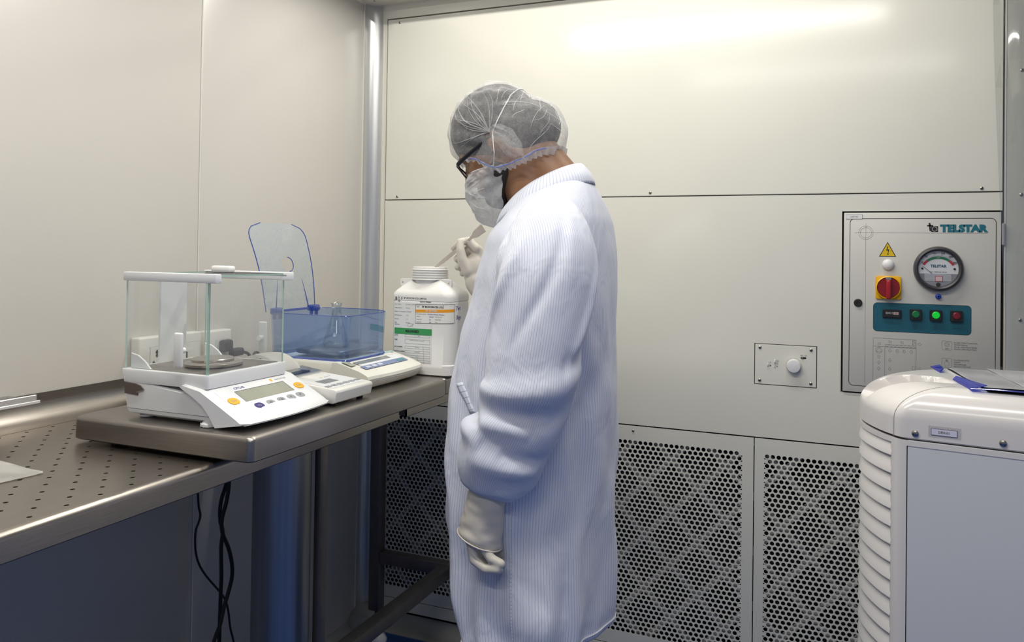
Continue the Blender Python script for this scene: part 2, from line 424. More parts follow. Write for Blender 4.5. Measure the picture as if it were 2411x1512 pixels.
for (y0, y1, lab, holes) in ((-.9, 1.745, 'long stainless steel bench with small drain holes along the left wall', True), (1.785, 2.44, 'short stainless steel bench in the corner behind the white jar', False)):
    t = thingw('steel_bench', lab, 'bench', (-1.3, (y0+y1)/2, 0)); benches.append(t)
    part('bench_top', M_brush, t, lambda b: bench_sheet(b, y0, y1, holes), ang=40)
    part('bench_underside', M_brush, t, lambda b: bx(b, WX+.02, BF-.022, y0+.004, y1-.004, BT-.012, BT-.0045), smooth=False)
    for ye in (y0, y1):
        part('end_cap', M_brush, t, lambda b: bx(b, WX+.012, BF-.006, ye-(0 if ye == y0 else .002), ye+(.002 if ye == y0 else 0), BB+.003, BT-.004), smooth=False)
t = benches[1]
M_leg = mat('dull_steel_tube', (.20, .185, .18), .42, .85, var=.08, vscale=20)
for lx in (-1.497, -1.10):
    part('leg', M_leg, t, lambda b: bx(b, lx, lx+.04, 2.35, 2.39, .115, BT-.012, .003))
    f = part('levelling_foot', M_white, t, lambda b: lathe(b, [(.030, .0), (.031, .008), (.024, .022), (.010, .030), (.010, .04)], 24, Matrix.Translation((lx+.02, 2.385, 0))))
    part('foot_stem', M_dark, f, lambda b: lathe(b, [(.007, .03), (.007, .118)], 12, Matrix.Translation((lx+.02, 2.375, 0))))
part('crossbar', M_leg, t, lambda b: bx(b, -1.457, -1.10, 2.352, 2.388, .277, .317, .003))
t = benches[0]
part('stretcher_bar', M_leg, t, lambda b: bx(b, -1.222, -1.182, -.6, 2.351, .278, .318, .003))
for ly in (-.55,):
    part('leg', M_leg, t, lambda b: bx(b, -1.222, -1.182, ly, ly+.04, .0, BT-.012, .003))
M_chrome = mat('polished_steel', (.36, .365, .375), .36, 1, var=.12, vscale=6, stretch=(14, 14, .15))
cl = part('pedestal', M_chrome, t, lambda b: lathe(b, [(.064, .012), (.064, BT-.013)], 56, Matrix.Translation((-1.17, 1.475, 0))))
part('base_flange', M_chrome, cl, lambda b: lathe(b, [(.085, 0), (.085, .008), (.075, .014), (.0645, .015)], 48, Matrix.Translation((-1.17, 1.475, 0))))
part('corner_strip', M_leg, t, lambda b: bx(b, -1.125, -1.108, 1.532, 1.56, .0, BT-.013, .002))

def slab(b, x0, x1, y0, y1, z0, z1, r=.010):
    pl = rrect(x1-x0, y1-y0, .012, 4, (x0+x1)/2, (y0+y1)/2); n = len(pl); cx, cy = (x0+x1)/2, (y0+y1)/2
    rings = []
    for ins, z in [(.004, z0), (0, z0+.003), (0, z1-r)]+[(r*(1-math.cos(a)), z1-r+r*math.sin(a)) for a in [PI/2*k/5 for k in range(1, 6)]]:
        kx = 1-2*ins/(x1-x0); ky = 1-2*ins/(y1-y0)
        rings.append([b.verts.new((cx+(x-cx)*kx, cy+(y-cy)*ky, z)) for x, y in pl])
    for a, c in zip(rings, rings[1:]):
        for i in range(n): b.faces.new((a[i], a[(i+1) % n], c[(i+1) % n], c[i]))
    b.faces.new(rings[0][::-1]); b.faces.new(rings[-1])
SL = 1.015
s1 = thingw('steel_slab', 'thick brushed steel slab lying under the three weighing instruments', 'slab', (-1.16, 1.48, BT))
part('slab_top', M_brushx, s1, lambda b: slab(b, -1.385, -.950, 1.112, 1.848, BT+.007, SL))
for x, y in ((-1.33, 1.17), (-1.08, 1.17), (-1.33, 1.70), (-1.08, 1.70)):
    part('rubber_foot', M_dark, s1, lambda b: lathe(b, [(.014, BT), (.014, BT+.007)], 16, Matrix.Translation((x, y, 0))))
s2 = thingw('steel_slab', 'small steel slab carrying the white plastic jar', 'slab', (-1.16, 2.0, BT))
part('slab_top', M_brushx, s2, lambda b: slab(b, -1.385, -.958, 1.852, 2.20, BT+.007, SL-.001))
for x, y in ((-1.33, 1.9), (-1.06, 1.9), (-1.33, 2.15), (-1.06, 2.15)):
    part('rubber_foot', M_dark, s2, lambda b: lathe(b, [(.014, BT), (.014, BT+.007)], 16, Matrix.Translation((x, y, 0))))

# ------------------------------------------------------------------ analytical balance with glass draft shield
M_bal = mat('balance_white', (.80, .81, .82), .38, var=.01)
M_balL = mat('balance_panel_grey', (.72, .73, .74), .42, var=.01)
M_steel = mat('pan_steel', (.50, .46, .42), .24, 1, var=.05, vscale=40)
M_steelD = mat('chamber_floor_steel', (.33, .30, .275), .35, .9, var=.06, vscale=30)
M_glass = clear('clear_glass', (.988, .996, .992), .02, .30, .02)
M_gedge = mat('green_glass_edge', (.42, .62, .53), .15, var=.05, trans=.3)
M_lcd = mat('lcd_grey_green', (.30, .31, .25), .25, var=.10, vscale=6)
M_yel = mat('yellow_key', (.80, .42, .02), .4)
M_navy = mat('navy_key', (.035, .028, .17), .4)
M_gkey = mat('grey_key', (.30, .31, .33), .45)
M_blueink = mat('blue_ink', (.06, .06, .28), .5)
M_greyink = mat('grey_ink', (.35, .36, .38), .5)
def pane(name, parent, x0, x1, y0, y1, z0, z1, gm=None, em=None):
    b = BM(); bx(b, x0, x1, y0, y1, z0, z1)
    d = (x1-x0, y1-y0, z1-z0); k = d.index(min(d)); b.faces.ensure_lookup_table(); b.normal_update()
    for f in b.faces: f.material_index = 0 if abs(f.normal[k]) > .9 else 1
    return obj(name, b, [gm or M_glass, em or M_gedge], parent, False)
ab = thingw('analytical_balance', 'white analytical balance with tall glass draft shield and open chamber', 'balance', (-1.15, 1.26, SL))
def plan_loft(b, rows, n=5):
    """rows: (x0,x1,y0,y1,r,z) rounded rectangles stacked"""
    R = []
    for x0, x1, y0, y1, r, z in rows: R.append([b.verts.new((x, y, z)) for x, y in rrect(x1-x0, y1-y0, r, n, (x0+x1)/2, (y0+y1)/2)])
    for a, c in zip(R, R[1:]):
        for i in range(len(a)): b.faces.new((a[i], a[(i+1) % len(a)], c[(i+1) % len(a)], c[i]))
    b.faces.new(R[0][::-1]); b.faces.new(R[-1])
part('lower_housing', M_bal, ab, lambda b: plan_loft(b, [(-1.262, -1.05, 1.158, 1.352, .012, 1.0195), (-1.286, -1.045, 1.146, 1.364, .014, 1.026), (-1.2885, -1.045, 1.1445, 1.3655, .014, 1.0325)]))
part('housing_groove', M_gkey, ab, lambda b: plan_loft(b, [(-1.287, -1.046, 1.146, 1.364, .013, 1.0325), (-1.287, -1.046, 1.146, 1.364, .013, 1.0338)]))
def hous(b):
    plan_loft(b, [(-1.2885, -1.05, 1.1445, 1.3655, .014, 1.0338), (-1.291, -1.06, 1.143, 1.367, .014, 1.06), (-1.291, -1.08, 1.143, 1.367, .014, 1.086), (-1.288, -1.085, 1.146, 1.364, .012, 1.0885)])
    for v in b.verts:
        if v.co.z > 1.08 and v.co.x > -1.15: v.co.z -= .02*min(1, (v.co.x+1.15)/.06)
part('upper_housing', M_bal, ab, hous)
def console(b):
    prof = [(-1.134, 1.090), (-1.128, 1.0925), (-1.085, 1.0845), (-1.040, 1.0612), (-1.001, 1.0405), (-.992, 1.0350), (-.987, 1.0285), (-.989, 1.0255), (-1.000, 1.0235), (-1.048, 1.0155), (-1.053, 1.022), (-1.064, 1.044), (-1.080, 1.060), (-1.104, 1.0745), (-1.128, 1.086)]
    N = 16; R = []
    for k in range(N+1):
        y = 1.1335+(1.394-1.1335)*k/N; q = (2*k/N-1)
        e = max(0, abs(q)-.90)/.10
        R.append([b.verts.new((x+.012*(1-q*q)*max(0, min(1, (x+1.012)/.02))-.004*e*e, y, z-(.004*e*e if z > 1.03 else -.002*e*e))) for x, z in prof])
    m = len(prof)
    for a, c in zip(R, R[1:]):
        for i in range(m): b.faces.new((a[i], a[(i+1) % m], c[(i+1) % m], c[i]))
    b.faces.new(R[0]); b.faces.new(R[-1][::-1])
con = part('console', M_bal, ab, console, ang=50)
part('console_lip', M_gkey, con, lambda b: tube(b, [(-.9865+.0125*(1-(2*k/12-1)**2)-.0006, 1.136+.2555*k/12, 1.0268) for k in range(13)], .0007, 6))
CU = Vector((-.084, 0, .044)).normalized(); CN = Vector((.044, 0, .084)).normalized()
def conM(x, y, lift=.0004):
    s = (x+1.083)/.084; return frame(Vector((x, y, 1.083-.044*s))+CN*(lift+.0008), (0, 1, 0), CU)
def plate(b, w, h, r, t, M):
    prism(b, [M @ Vector((x, y, 0)) for x, y in rrect(w, h, r, 4)], (M.to_3x3() @ Vector((0, 0, t))))
part('face_sheet', M_balL, con, lambda b: plate(b, .222, .083, .008, .0004, conM(-1.040, 1.262, -.0002)))
dsp = part('display', M_lcd, con, lambda b: plate(b, .139, .0325, .001, .0004, conM(-1.047, 1.263, .0004)))
part('display_bezel', M_gkey, dsp, lambda b: [bx(b, 1, 1.0001, 0, .0001, 0, .0001)] and [b.clear()] and [plate(b, .1395, .0012, .0004, .0009, conM(-1.0618, 1.263, .0004)), plate(b, .0012, .0325, .0004, .0009, frame(conM(-1.047, 1.1935, .0004).translation, (0, 1, 0), CU)), plate(b, .0012, .0325, .0004, .0009, frame(conM(-1.047, 1.3325, .0004).translation, (0, 1, 0), CU))], smooth=False)
def key(x, y, m, s, w=.0100, h=.0085, mt=None):
    k = part('key', m, con, lambda b: plate(b, 2*w, 2*h, min(w, h)*.96, .0012, conM(x, y, .0003)))
    if s: text(s, .0072, mt or M_black, k, conM(x, y, .0017), ext=.00005)
key(-1.040, 1.167, M_yel, 'Tare', .0125, .0095, M_greyink)
key(-1.042, 1.359, M_yel, 'Tare', .0125, .0095, M_greyink)
key(-1.0155, 1.209, M_navy, 'I/O', .0115, .0082, M_greyink)
for x, y, s in ((-1.0155, 1.242, 'CF'), (-1.0160, 1.273, 'CAL'), (-1.0165, 1.303, 'F'), (-1.0170, 1.332, 'P')): key(x, y, M_gkey, s, .0112, .0080)
text('CP224S', .0088, M_blueink, con, conM(-1.0695, 1.200, .0004), align='LEFT', ext=.0001, bold=.0001)
text('sartorius', .0095, M_greyink, con, conM(-1.0715, 1.318, .0004), align='LEFT', ext=.0001)
part('logo_mark', M_yel, con, lambda b: plate(b, .006, .008, .002, .0003, conM(-1.0715, 1.308, .0003)))
text('Max 220g', .0050, M_blueink, con, conM(-1.0265, 1.199, .0004), align='LEFT', ext=.0001)
text('d= 0,1mg', .0050, M_blueink, con, conM(-1.0265, 1.232, .0004), align='LEFT', ext=.0001)
# foot, rating plate
ft = part('levelling_foot', M_balL, ab, lambda b: lathe(b, [(.013, SL), (.0165, SL+.002), (.0165, SL+.006), (.012, SL+.010), (.006, SL+.012)], 24, Matrix.Translation((-1.078, 1.150, 0))))
for k in range(12):
    a = 2*PI*k/12
    part('foot_rib', M_white, ft, lambda b: bx(b, -.0008, .0008, -.0007, .0007, SL+.0015, SL+.0075, .0003, 1), M=Matrix.Translation((-1.078+.0166*math.cos(a), 1.150+.0166*math.sin(a), 0)))
for x, y in ((-1.25, 1.34), (-1.25, 1.17), (-1.07, 1.36)):
    part('levelling_foot', M_balL, ab, lambda b: lathe(b, [(.013, SL), (.0165, SL+.002), (.0165, SL+.005)], 20, Matrix.Translation((x, y, 0))))
rp = part('rating_plate', mat('rating_plate_brown', (.10, .075, .065), .35), ab, lambda b: prism(b, [(x, 1.1430, z) for x, z in ((-1.283, 1.0830), (-1.255, 1.0815), (-1.243, 1.0785), (-1.234, 1.0715), (-1.250, 1.067), (-1.2495, 1.0595), (-1.283, 1.0615))], (0, -.0022, 0)), smooth=False)
part('rating_plate_flap', M_steel, rp, lambda b: prism(b, [(x, 1.1425, z) for x, z in ((-1.252, 1.0668), (-1.2335, 1.0718), (-1.236, 1.0690), (-1.252, 1.0640))], (0, -.002, 0)), smooth=False)
# draft shield
sx0, sx1, sy0, sy1, sz0, sz1 = -1.288, -1.082, 1.144, 1.360, 1.108, 1.279
part('shield_collar', M_bal, ab, lambda b: plan_loft(b, [(-1.290, -1.079, 1.1425, 1.3645, .006, 1.0835), (-1.293, -1.077, 1.1395, 1.3665, .006, 1.105), (-1.292, -1.078, 1.1405, 1.3655, .005, 1.1085)]))
part('chamber_floor', M_steelD, ab, lambda b: plan_loft(b, [(-1.281, -1.090, 1.152, 1.355, .004, 1.1082), (-1.281, -1.090, 1.152, 1.355, .004, 1.1094)]))
def gusset(b, y0, y1, x0):
    prism(b, [(x0, y0, z) if False else (x, y0, z) for x, z in ((-1.281, 1.1085), (-1.281, 1.138), (-1.262, 1.134), (-1.245, 1.124), (-1.228, 1.1085))], (0, y1-y0, 0), .0008, 1)
for y0, y1 in ((1.152, 1.156), (1.346, 1.350)):
    part('gusset', M_bal, ab, lambda b: gusset(b, y0, y1, 0))
pan = part('weighing_pan', M_steel, ab, lambda b: lathe(b, [(.050, 1.1095), (.056, 1.1115), (.057, 1.116), (.050, 1.1195), (.042, 1.1195)], 48, Matrix.Translation((-1.165, 1.250, 0)) @ Matrix.Diagonal((.92, 1.05, 1, 1))))
part('pan_plate', M_steel, pan, lambda b: lathe(b, [(.041, 1.1195), (.042, 1.123), (.040, 1.1245), (0, 1.1245)], 48, Matrix.Translation((-1.168, 1.250, 0)) @ Matrix.Diagonal((.92, 1.05, 1, 1))))
g1 = pane('left_door', ab, sx0+.002, sx1-.002, sy0-.0005, sy0+.0035, 1.106, sz1)
g2 = pane('right_door', ab, sx0+.002, sx1-.002, sy1-.0035, sy1+.0005, 1.106, sz1)
pane('front_glass', ab, sx1-.0018, sx1+.0018, sy0+.0036, sy1-.0036, 1.106, sz1)
pane('rear_glass', ab, sx0-.003, sx0+.001, sy0+.004, sy1-.004, 1.106, sz1)
part('rear_panel', M_balL, ab, lambda b: bx(b, sx0+.003, sx0+.009, 1.222, 1.292, 1.1085, 1.279, .001, 1))
for y0, y1, nm in ((sy0-.004, sy0+.012, 'left'), (sy1-.010, sy1+.005, 'right')):
    part('top_rail', M_bal, ab, lambda b: bx(b, sx0-.004, sx1+.020, y0, y1, 1.2785, 1.2955, .002))
part('rail_groove', M_gkey, ab, lambda b: bx(b, sx0, sx1+.012, sy1-.0105, sy1-.0098, 1.288, 1.290), smooth=False)
tg = pane('top_glass', ab, sx0+.002, sx1+.004, sy0+.012, sy1-.010, 1.2895, 1.2930)
part('top_handle', M_white, tg, lambda b: bx(b, sx0+.052, sx0+.104, sy1-.050, sy1-.030, 1.2932, 1.3065, .005, 3))
def handle(par, y, s, x0, z0):
    h = part('door_handle', M_white, par, lambda b: bx(b, x0, x0+.020, y+s*.010, y+s*.017, z0, z0+.064, .0035, 3))
    part('handle_knob', M_white, h, lambda b: lathe(b, [(.0055, 0), (.0055, .0105)], 14, Matrix.Translation((x0+.010, y, z0+.030)) @ Matrix.Rotation(-s*PI/2, 4, 'X')))
handle(g1, sy0, -1, -1.148, 1.122); handle(g2, sy1, 1, -1.158, 1.124)

# ------------------------------------------------------------------ data printer
pr = thingw('label_printer', 'low white data printer with curling paper roll between the two balances', 'printer', (-1.10, 1.475, SL))
M_pri = mat('printer_white', (.76, .75, .71), .42, var=.01)
def prib(b):
    prof = [(-1.262, 1.024), (-1.262, 1.062), (-1.258, 1.066), (-1.185, 1.067), (-1.145, 1.063), (-1.095, 1.060), (-.985, 1.0505), (-.980, 1.0485), (-.978, 1.044), (-.982, 1.024), (-.986, 1.0215), (-1.255, 1.0215)]
    prism(b, [(x, 1.402, z) for x, z in prof], (0, 1.540-1.402, 0), .0012, 2)
pb = part('printer_body', M_pri, pr, prib, ang=40)
for x, y in ((-1.0, 1.42), (-1.0, 1.522), (-1.24, 1.42), (-1.24, 1.522)):
    part('printer_foot', M_dark, pr, lambda b: lathe(b, [(.007, SL), (.008, 1.0216)], 14, Matrix.Translation((x, y, 0))))
PU = Vector((-.11, 0, .0095)).normalized(); PN = Vector((.0095, 0, .11)).normalized()
def priM(x, y, lift=.0004):
    s = (x+1.095)/.110; return frame(Vector((x, y, 1.060-.0095*s))+PN*lift, (0, 1, 0), PU)
part('control_sheet', M_balL, pb, lambda b: plate(b, .122, .088, .003, .0003, priM(-1.038, 1.471, .0002)))
part('printer_display', mat('lcd_grey', (.24, .25, .25), .3), pb, lambda b: plate(b, .052, .026, .0006, .0005, priM(-1.045, 1.462, .0004)))
for k in range(6):
    part('printer_key', M_gkey, pb, lambda b: plate(b, .0155, .0105, .0012, .0010, priM(-1.010, 1.418+k*.0215, .0004)))
text('sartorius', .0065, M_greyink, pb, priM(-1.074, 1.502, .0006), ext=.0001)
part('logo_mark', M_yel, pb, lambda b: plate(b, .004, .006, .0015, .0003, priM(-1.074, 1.480, .0005)))
part('tear_slot', M_dark, pb, lambda b: bx(b, -1.172, -1.132, 1.43, 1.518, 1.0635, 1.0662), smooth=False)
part('tear_window', clear('smoky_clear_plastic', (.80, .82, .84), .10, .5, .05), pb, lambda b: prism(b, [(-1.168, 1.408, 1.0665), (-1.112, 1.408, 1.063), (-1.110, 1.408, 1.066), (-1.166, 1.408, 1.0735)], (0, .126, 0)), smooth=False)
part('paper_cover', M_pri, pb, lambda b: prism(b, [(x, 1.402, z) for x, z in ((-1.262, 1.064), (-1.262, 1.080), (-1.235, 1.0805), (-1.178, 1.073), (-1.176, 1.066))], (0, .138, 0), .002, 2))
M_paper = mat('paper_white', (.80, .79, .76), .6, var=.01)
def curl(b):
    # a strip of paper rising from the slot, arching up and back
    pth = spline([(-1.150, 0, 1.066), (-1.158, 0, 1.078), (-1.176, 0, 1.092), (-1.200, 0, 1.102), (-1.226, 0, 1.103), (-1.250, 0, 1.095), (-1.270, 0, 1.083), (-1.290, 0, 1.070)], 6)
    n = len(pth)
    def fn(u, v):
        p = pth[min(n-1, int(round(v*(n-1))))]; return (p.x, 1.420+.088*u+.004*math.sin(v*5), p.z+.003*math.sin(u*PI)*math.sin(v*PI))
    grid(b, fn, 8, n-1)
    bmesh.ops.solidify(b, geom=b.faces[:], thickness=.0004)
pc = part('paper_strip', M_paper, pr, curl, ang=60)
part('paper_roll', M_paper, pr, lambda b: lathe(b, [(.006, 0), (.022, .0002), (.022, .0795), (.006, .08)], 36, Matrix.Translation((-1.215, 1.424, 1.072)) @ Matrix.Rotation(-PI/2, 4, 'X')))

# ------------------------------------------------------------------ precision balance with blue draft shield
pbx = thingw('precision_balance', 'off-white precision balance with open clear blue draft cover', 'balance', (-1.17, 1.73, SL))
M_off = mat('offwhite_plastic', (.72, .71, .64), .4, var=.01)
M_blue = clear('clear_blue_plastic', (.78, .86, .965), .04, .40, .05, .10, (.40, .55, .88), .3)
M_blue2 = clear('pale_clear_blue_plastic', (.87, .93, .98), .04, .35, .05, .20, (.70, .82, .92), .3)
M_blued = clear('deep_blue_plastic', (.16, .30, .78), .08, .4, .1, .45, (.06, .16, .62), .3)
def octo(x0, x1, y0, y1, c): return [(x0+c, y0), (x1-c, y0), (x1, y0+c), (x1, y1-c), (x1-c, y1), (x0+c, y1), (x0, y1-c), (x0, y0+c)]
def pbody(b):
    R = []
    for ins, z in ((.012, 1.021), (.002, 1.026), (0, 1.034), (0, 1.068), (.004, 1.074), (.008, 1.0755)):
        R.append([b.verts.new((x, y, z)) for x, y in octo(-1.335+ins, -1.085-ins, 1.600+ins, 1.846-ins, .02)])
    for a, c in zip(R, R[1:]):
        for i in range(8): b.faces.new((a[i], a[(i+1) % 8], c[(i+1) % 8], c[i]))
    b.faces.new(R[0][::-1]); b.faces.new(R[-1])
body = part('balance_body', M_off, pbx, pbody)
def pcon(b):
    prof = [(-1.130, 1.030), (-1.125, 1.0765), (-1.110, 1.0775), (-1.050, 1.0610), (-1.026, 1.0535), (-1.019, 1.0495), (-1.017, 1.043), (-1.0195, 1.0385), (-1.019, 1.0365), (-1.030, 1.0225), (-1.036, 1.019), (-1.120, 1.019)]
    N = 12; R = []
    for k in range(N+1):
        q = 2*k/N-1; y = 1.592+(1.848-1.592)*k/N; e = max(0, abs(q)-.86)/.14
        R.append([b.verts.new((x+(.010*(1-q*q)-.006*e*e)*max(0, min(1, (x+1.045)/.02)), y, z+(.004*e*e if z < 1.03 else -.002*e*e))) for x, z in prof])
    m = len(prof)
    for a, c in zip(R, R[1:]):
        for i in range(m): b.faces.new((a[i], a[(i+1) % m], c[(i+1) % m], c[i]))
    b.faces.new(R[0]); b.faces.new(R[-1][::-1])
pcn = part('balance_console', M_off, pbx, pcon, ang=40)
part('console_seam', M_gkey, pcn, lambda b: tube(b, [(-1.0185+.0100*(1-(2*k/10-1)**2), 1.598+.244*k/10, 1.0375) for k in range(11)], .0006, 6))
BU = Vector((-.060, 0, .0165)).normalized(); BN = Vector((.0165, 0, .060)).normalized()
def balM(x, y, lift=.0012):
    s = (x+1.110)/.060; return frame(Vector((x, y, 1.0775-.0165*s))+BN*lift, (0, 1, 0), BU)
part('display_sheet', M_balL, pcn, lambda b: plate(b, .190, .040, .004, .0004, balM(-1.084, 1.722, .0010)))
dd = part('balance_display', mat('lcd_slate', (.22, .24, .24), .25, var=.15, vscale=18), pcn, lambda b: plate(b, .150, .026, .002, .0005, balM(-1.087, 1.700, .0014)))
kp = part('keypad_strip', mat('slate_blue_keypad', (.20, .24, .40), .4), pcn, lambda b: plate(b, .196, .019, .004, .0005, balM(-1.0545, 1.715, .0016)))
for k in range(3):
    part('keypad_key', mat('pale_key', (.55, .58, .65), .45), kp, lambda b: plate(b, .018, .010, .003, .0008, balM(-1.0545, 1.640+k*.026, .0020)))
part('keypad_key', mat('teal_key', (.10, .26, .30), .45), kp, lambda b: plate(b, .034, .011, .003, .0008, balM(-1.0545, 1.788, .0020)))
part('tape_patch', mat('clear_tape_olive', (.36, .38, .30), .3), pcn, lambda b: plate(b, .020, .030, .002, .0004, balM(-1.088, 1.607, .0016)), smooth=False)
part('tape_patch', mat('teal_tape', (.36, .50, .47), .4), pcn, lambda b: plate(b, .060, .010, .002, .0004, balM(-1.106, 1.805, .0016)), smooth=False)
bp = part('weighing_pan', mat('dull_pan_steel', (.26, .26, .28), .35, .9, var=.06), pbx, lambda b: slab(b, -1.272, -1.130, 1.640, 1.812, 1.0835, 1.0960, .004))
part('pan_support', M_gkey, bp, lambda b: lathe(b, [(.03, 1.0755), (.03, 1.0836)], 20, Matrix.Translation((-1.20, 1.726, 0))))
# blue tub: four slanted walls round the pan (front wall lower edge on the body)
def tubwall(b, p, q, z0=1.076, z1=1.180, flare=.004, t=.003):
    p, q = Vector(p+(0,)), Vector(q+(0,)); d = (q-p).normalized(); nrm = Vector((d.y, -d.x, 0))
    a = [p+Vector((0, 0, z0)), q+Vector((0, 0, z0)), q+nrm*flare+Vector((0, 0, z1)), p+nrm*flare+Vector((0, 0, z1))]
    prism(b, a, nrm*t)
def tub_plan(g=0):
    """straight on the hinge side, well rounded towards the jar"""
    x0, x1, y0, y1 = -1.322-g, -1.098+g, 1.612-g, 1.836+g; out = []
    for cx, cy, r, a0 in ((x1, y1, .085, 0), (x0, y1, .050, PI/2), (x0, y0, .012, PI), (x1, y0, .014, 3*PI/2)):
        sx = -1 if cx == x1 else 1; sy = -1 if cy == y1 else 1
        out += [(cx+sx*r+r*math.cos(a0+PI/2*k/8), cy+sy*r+r*math.sin(a0+PI/2*k/8)) for k in range(9)]
    return out
def tub(b):
    R = [[b.verts.new((x, y, z)) for x, y in tub_plan(g)] for g, z in ((0, 1.076), (.004, 1.184), (.001, 1.184), (-.003, 1.076))]
    m = len(R[0])
    for k in range(4):
        a_, c_ = R[k], R[(k+1) % 4]
        for i in range(m): b.faces.new((a_[i], a_[(i+1) % m], c_[(i+1) % m], c_[i]))
part('draft_wall', M_blue, pbx, tub, ang=50)
part('draft_base_rim', M_blued, pbx, lambda b: tube(b, [(x, y, 1.0775) for x, y in tub_plan(.002)+tub_plan(.002)[:1]], .0024, 6))
part('draft_top_rim', M_blued, pbx, lambda b: tube(b, [(x, y, 1.1842) for x, y in tub_plan(.0026)+tub_plan(.0026)[:1]], .0010, 6))
# lid: standing open on two hinges at the rear, leaning back
lidb = Vector((-1.327, 0, 1.186)); lu = Vector((-.20, -.0, .98)).normalized(); ln = Vector((.98, 0, .20)).normalized()
def lidfn(s, h): return lidb+Vector((0, 1.703+s-h*.06, 0))+lu*h+ln*(.010*math.sin(PI*min(1, h/.228)))-ln*.5*s*s
def lid(b):
    H = .228; W2 = .110
    def halfw(h):
        if h > H-.035: k = (h-(H-.035))/.035; return W2*1.02-.05*(1-math.sqrt(max(0, 1-k*k)))
        if h < .012: return W2*(.90)-.02*(1-h/.012)
        return W2*(.90+.12*min(1, h/(H*.8)))
    NX, NH = 20, 26; hc, hr = .118, .0185
    V = {}
    for j in range(NH+1):
        h = H*j/NH; w = halfw(h)
        for i in range(NX+1): V[i, j] = (w*(2*i/NX-1), h)
    inside = {k for k, (s, h) in V.items() if (s-.004)**2+(h-hc)**2 < hr**2*1.0}
    # push the vertices round the thumb hole out on to its circle
    for k in list(V):
        s, h = V[k]; d = math.hypot(s-.004, h-hc)
        if k not in inside and d < hr*1.42:
            V[k] = (.004+(s-.004)/d*max(hr, hr+(d-hr)*.9 if d > hr*1.25 else hr), hc+(h-hc)/d*max(hr, hr+(d-hr)*.9 if d > hr*1.25 else hr))
    vs = {k: b.verts.new(lidfn(*V[k])) for k in V if k not in inside}
    for j in range(NH):
        for i in range(NX):
            q = [(i, j), (i+1, j), (i+1, j+1), (i, j+1)]
            if all(k in vs for k in q): b.faces.new([vs[k] for k in q])
    bmesh.ops.solidify(b, geom=b.faces[:], thickness=.0025)
    b.normal_update()
ld = part('draft_lid', M_blue2, pbx, lid, ang=30)
def rimpath(H=.228, W2=.110):
    pts = []
    for sgn in (-1, 1):
        seg = []
        for j in range(0, 25):
            h = H*j/24
            if h > H-.035: k = (h-(H-.035))/.035; w = W2*1.02-.05*(1-math.sqrt(max(0, 1-k*k)))
            else: w = W2*(.90+.12*min(1, h/(H*.8)))
            seg.append(lidfn(sgn*w, h))
        pts.append(seg)
    return pts
for seg in rimpath(): part('lid_edge', M_blued, ld, lambda b: tube(b, seg, .0013, 6))
part('thumb_hole_rim', M_blued, ld, lambda b: tube(b, [lidfn(.004+.0185*math.cos(a), .118+.0185*math.sin(a)) for a in [-PI/2+PI*k/14 for k in range(15)]], .0012, 6))
for ss in (-.066, .066):
    part('lid_rib', M_blued, ld, lambda b: tube(b, [lidfn(ss*(1-.25*k/6), .003+.075*k/6)+ln*.002*(1-k/6) for k in range(7)], [.0016-.0002*k for k in range(7)], 6))
for yy in (1.640, 1.790):
    part('hinge', M_blued, pbx, lambda b: (bx(b, -1.338, -1.316, yy-.016, yy+.016, 1.178, 1.194, .004, 2), bx(b, -1.330, -1.322, yy-.013, yy-.009, 1.166, 1.18), bx(b, -1.330, -1.322, yy+.009, yy+.013, 1.166, 1.18)))
part('hinge_rod', M_blued, pbx, lambda b: tube(b, [(-1.327, 1.64, 1.186), (-1.327, 1.79, 1.186)], .0028, 10))

# ------------------------------------------------------------------ flask on the pan
fx, fy, fz = -1.205, 1.722, 1.0965
fk = thingw('conical_flask', 'empty clear glass conical flask standing on the precision balance pan', 'flask', (fx, fy, fz))
M_fl = clear('flask_glass', (.965, .98, .98), .04, .75, .02, blend=.45)
def flask(b):
    pr = [(0, .0005), (.026, .0005), (.0315, .002), (.0335, .006), (.033, .011), (.026, .033), (.0165, .066), (.0128, .078), (.0120, .088), (.0120, .104), (.0135, .107), (.0155, .1095), (.0150, .111)]
    inn = [(.0130, .1095), (.0108, .104), (.0108, .088), (.0115, .0785), (.0152, .066), (.0245, .033), (.0315, .011), (.0315, .006), (.0295, .0035), (.025, .0025), (0, .0025)]
    lathe(b, pr+inn, 48, Matrix.Translation((fx, fy, fz)), caps=False)
part('flask_body', M_fl, fk, flask, ang=60)
part('frosted_patch', mat('white_marking', (.75, .77, .78), .7, alpha=.6), fk, lambda b: grid(b, lambda u, v: (fx+(.0285-.006*v+.0008)*math.cos(-1.25+.26*u), fy+(.0285-.006*v+.0008)*math.sin(-1.25+.26*u), fz+.027+.009*v), 4, 1))
# ------------------------------------------------------------------ white plastic jar
M_jar = mat('jar_white', (.80, .79, .765), .38, var=.012, sss=0)
jx0, jx1, jy0, jy1, jz = -1.137, -.946, 1.860, 1.992, SL-.001
jr = .026
jar = thingw('plastic_jar', 'large open white plastic jar with printed labels and screw neck', 'jar', ((jx0+jx1)/2, (jy0+jy1)/2, jz))
def jbody(b):
    rows = [(.010, .022, 0), (.002, .024, .004), (.0015, .026, .020), (.0015, .026, .0285), (.004, .026, .031), (.004, .026, .120), (.0035, .026, .190), (.0038, .026, .1945), (.0048, .026, .1955), (.0030, .026, .197), (.0028, .026, .206), (.0034, .027, .214), (.008, .029, .222), (.018, .032, .233), (.030, .032, .244), (.040, .026, .252), (.046, .020, .2545)]
    plan_loft(b, [(jx0+i, jx1-i, jy0+i, jy1-i, r, jz+z) for i, r, z in rows], 6)
jb = part('jar_body', M_jar, jar, jbody, ang=45)
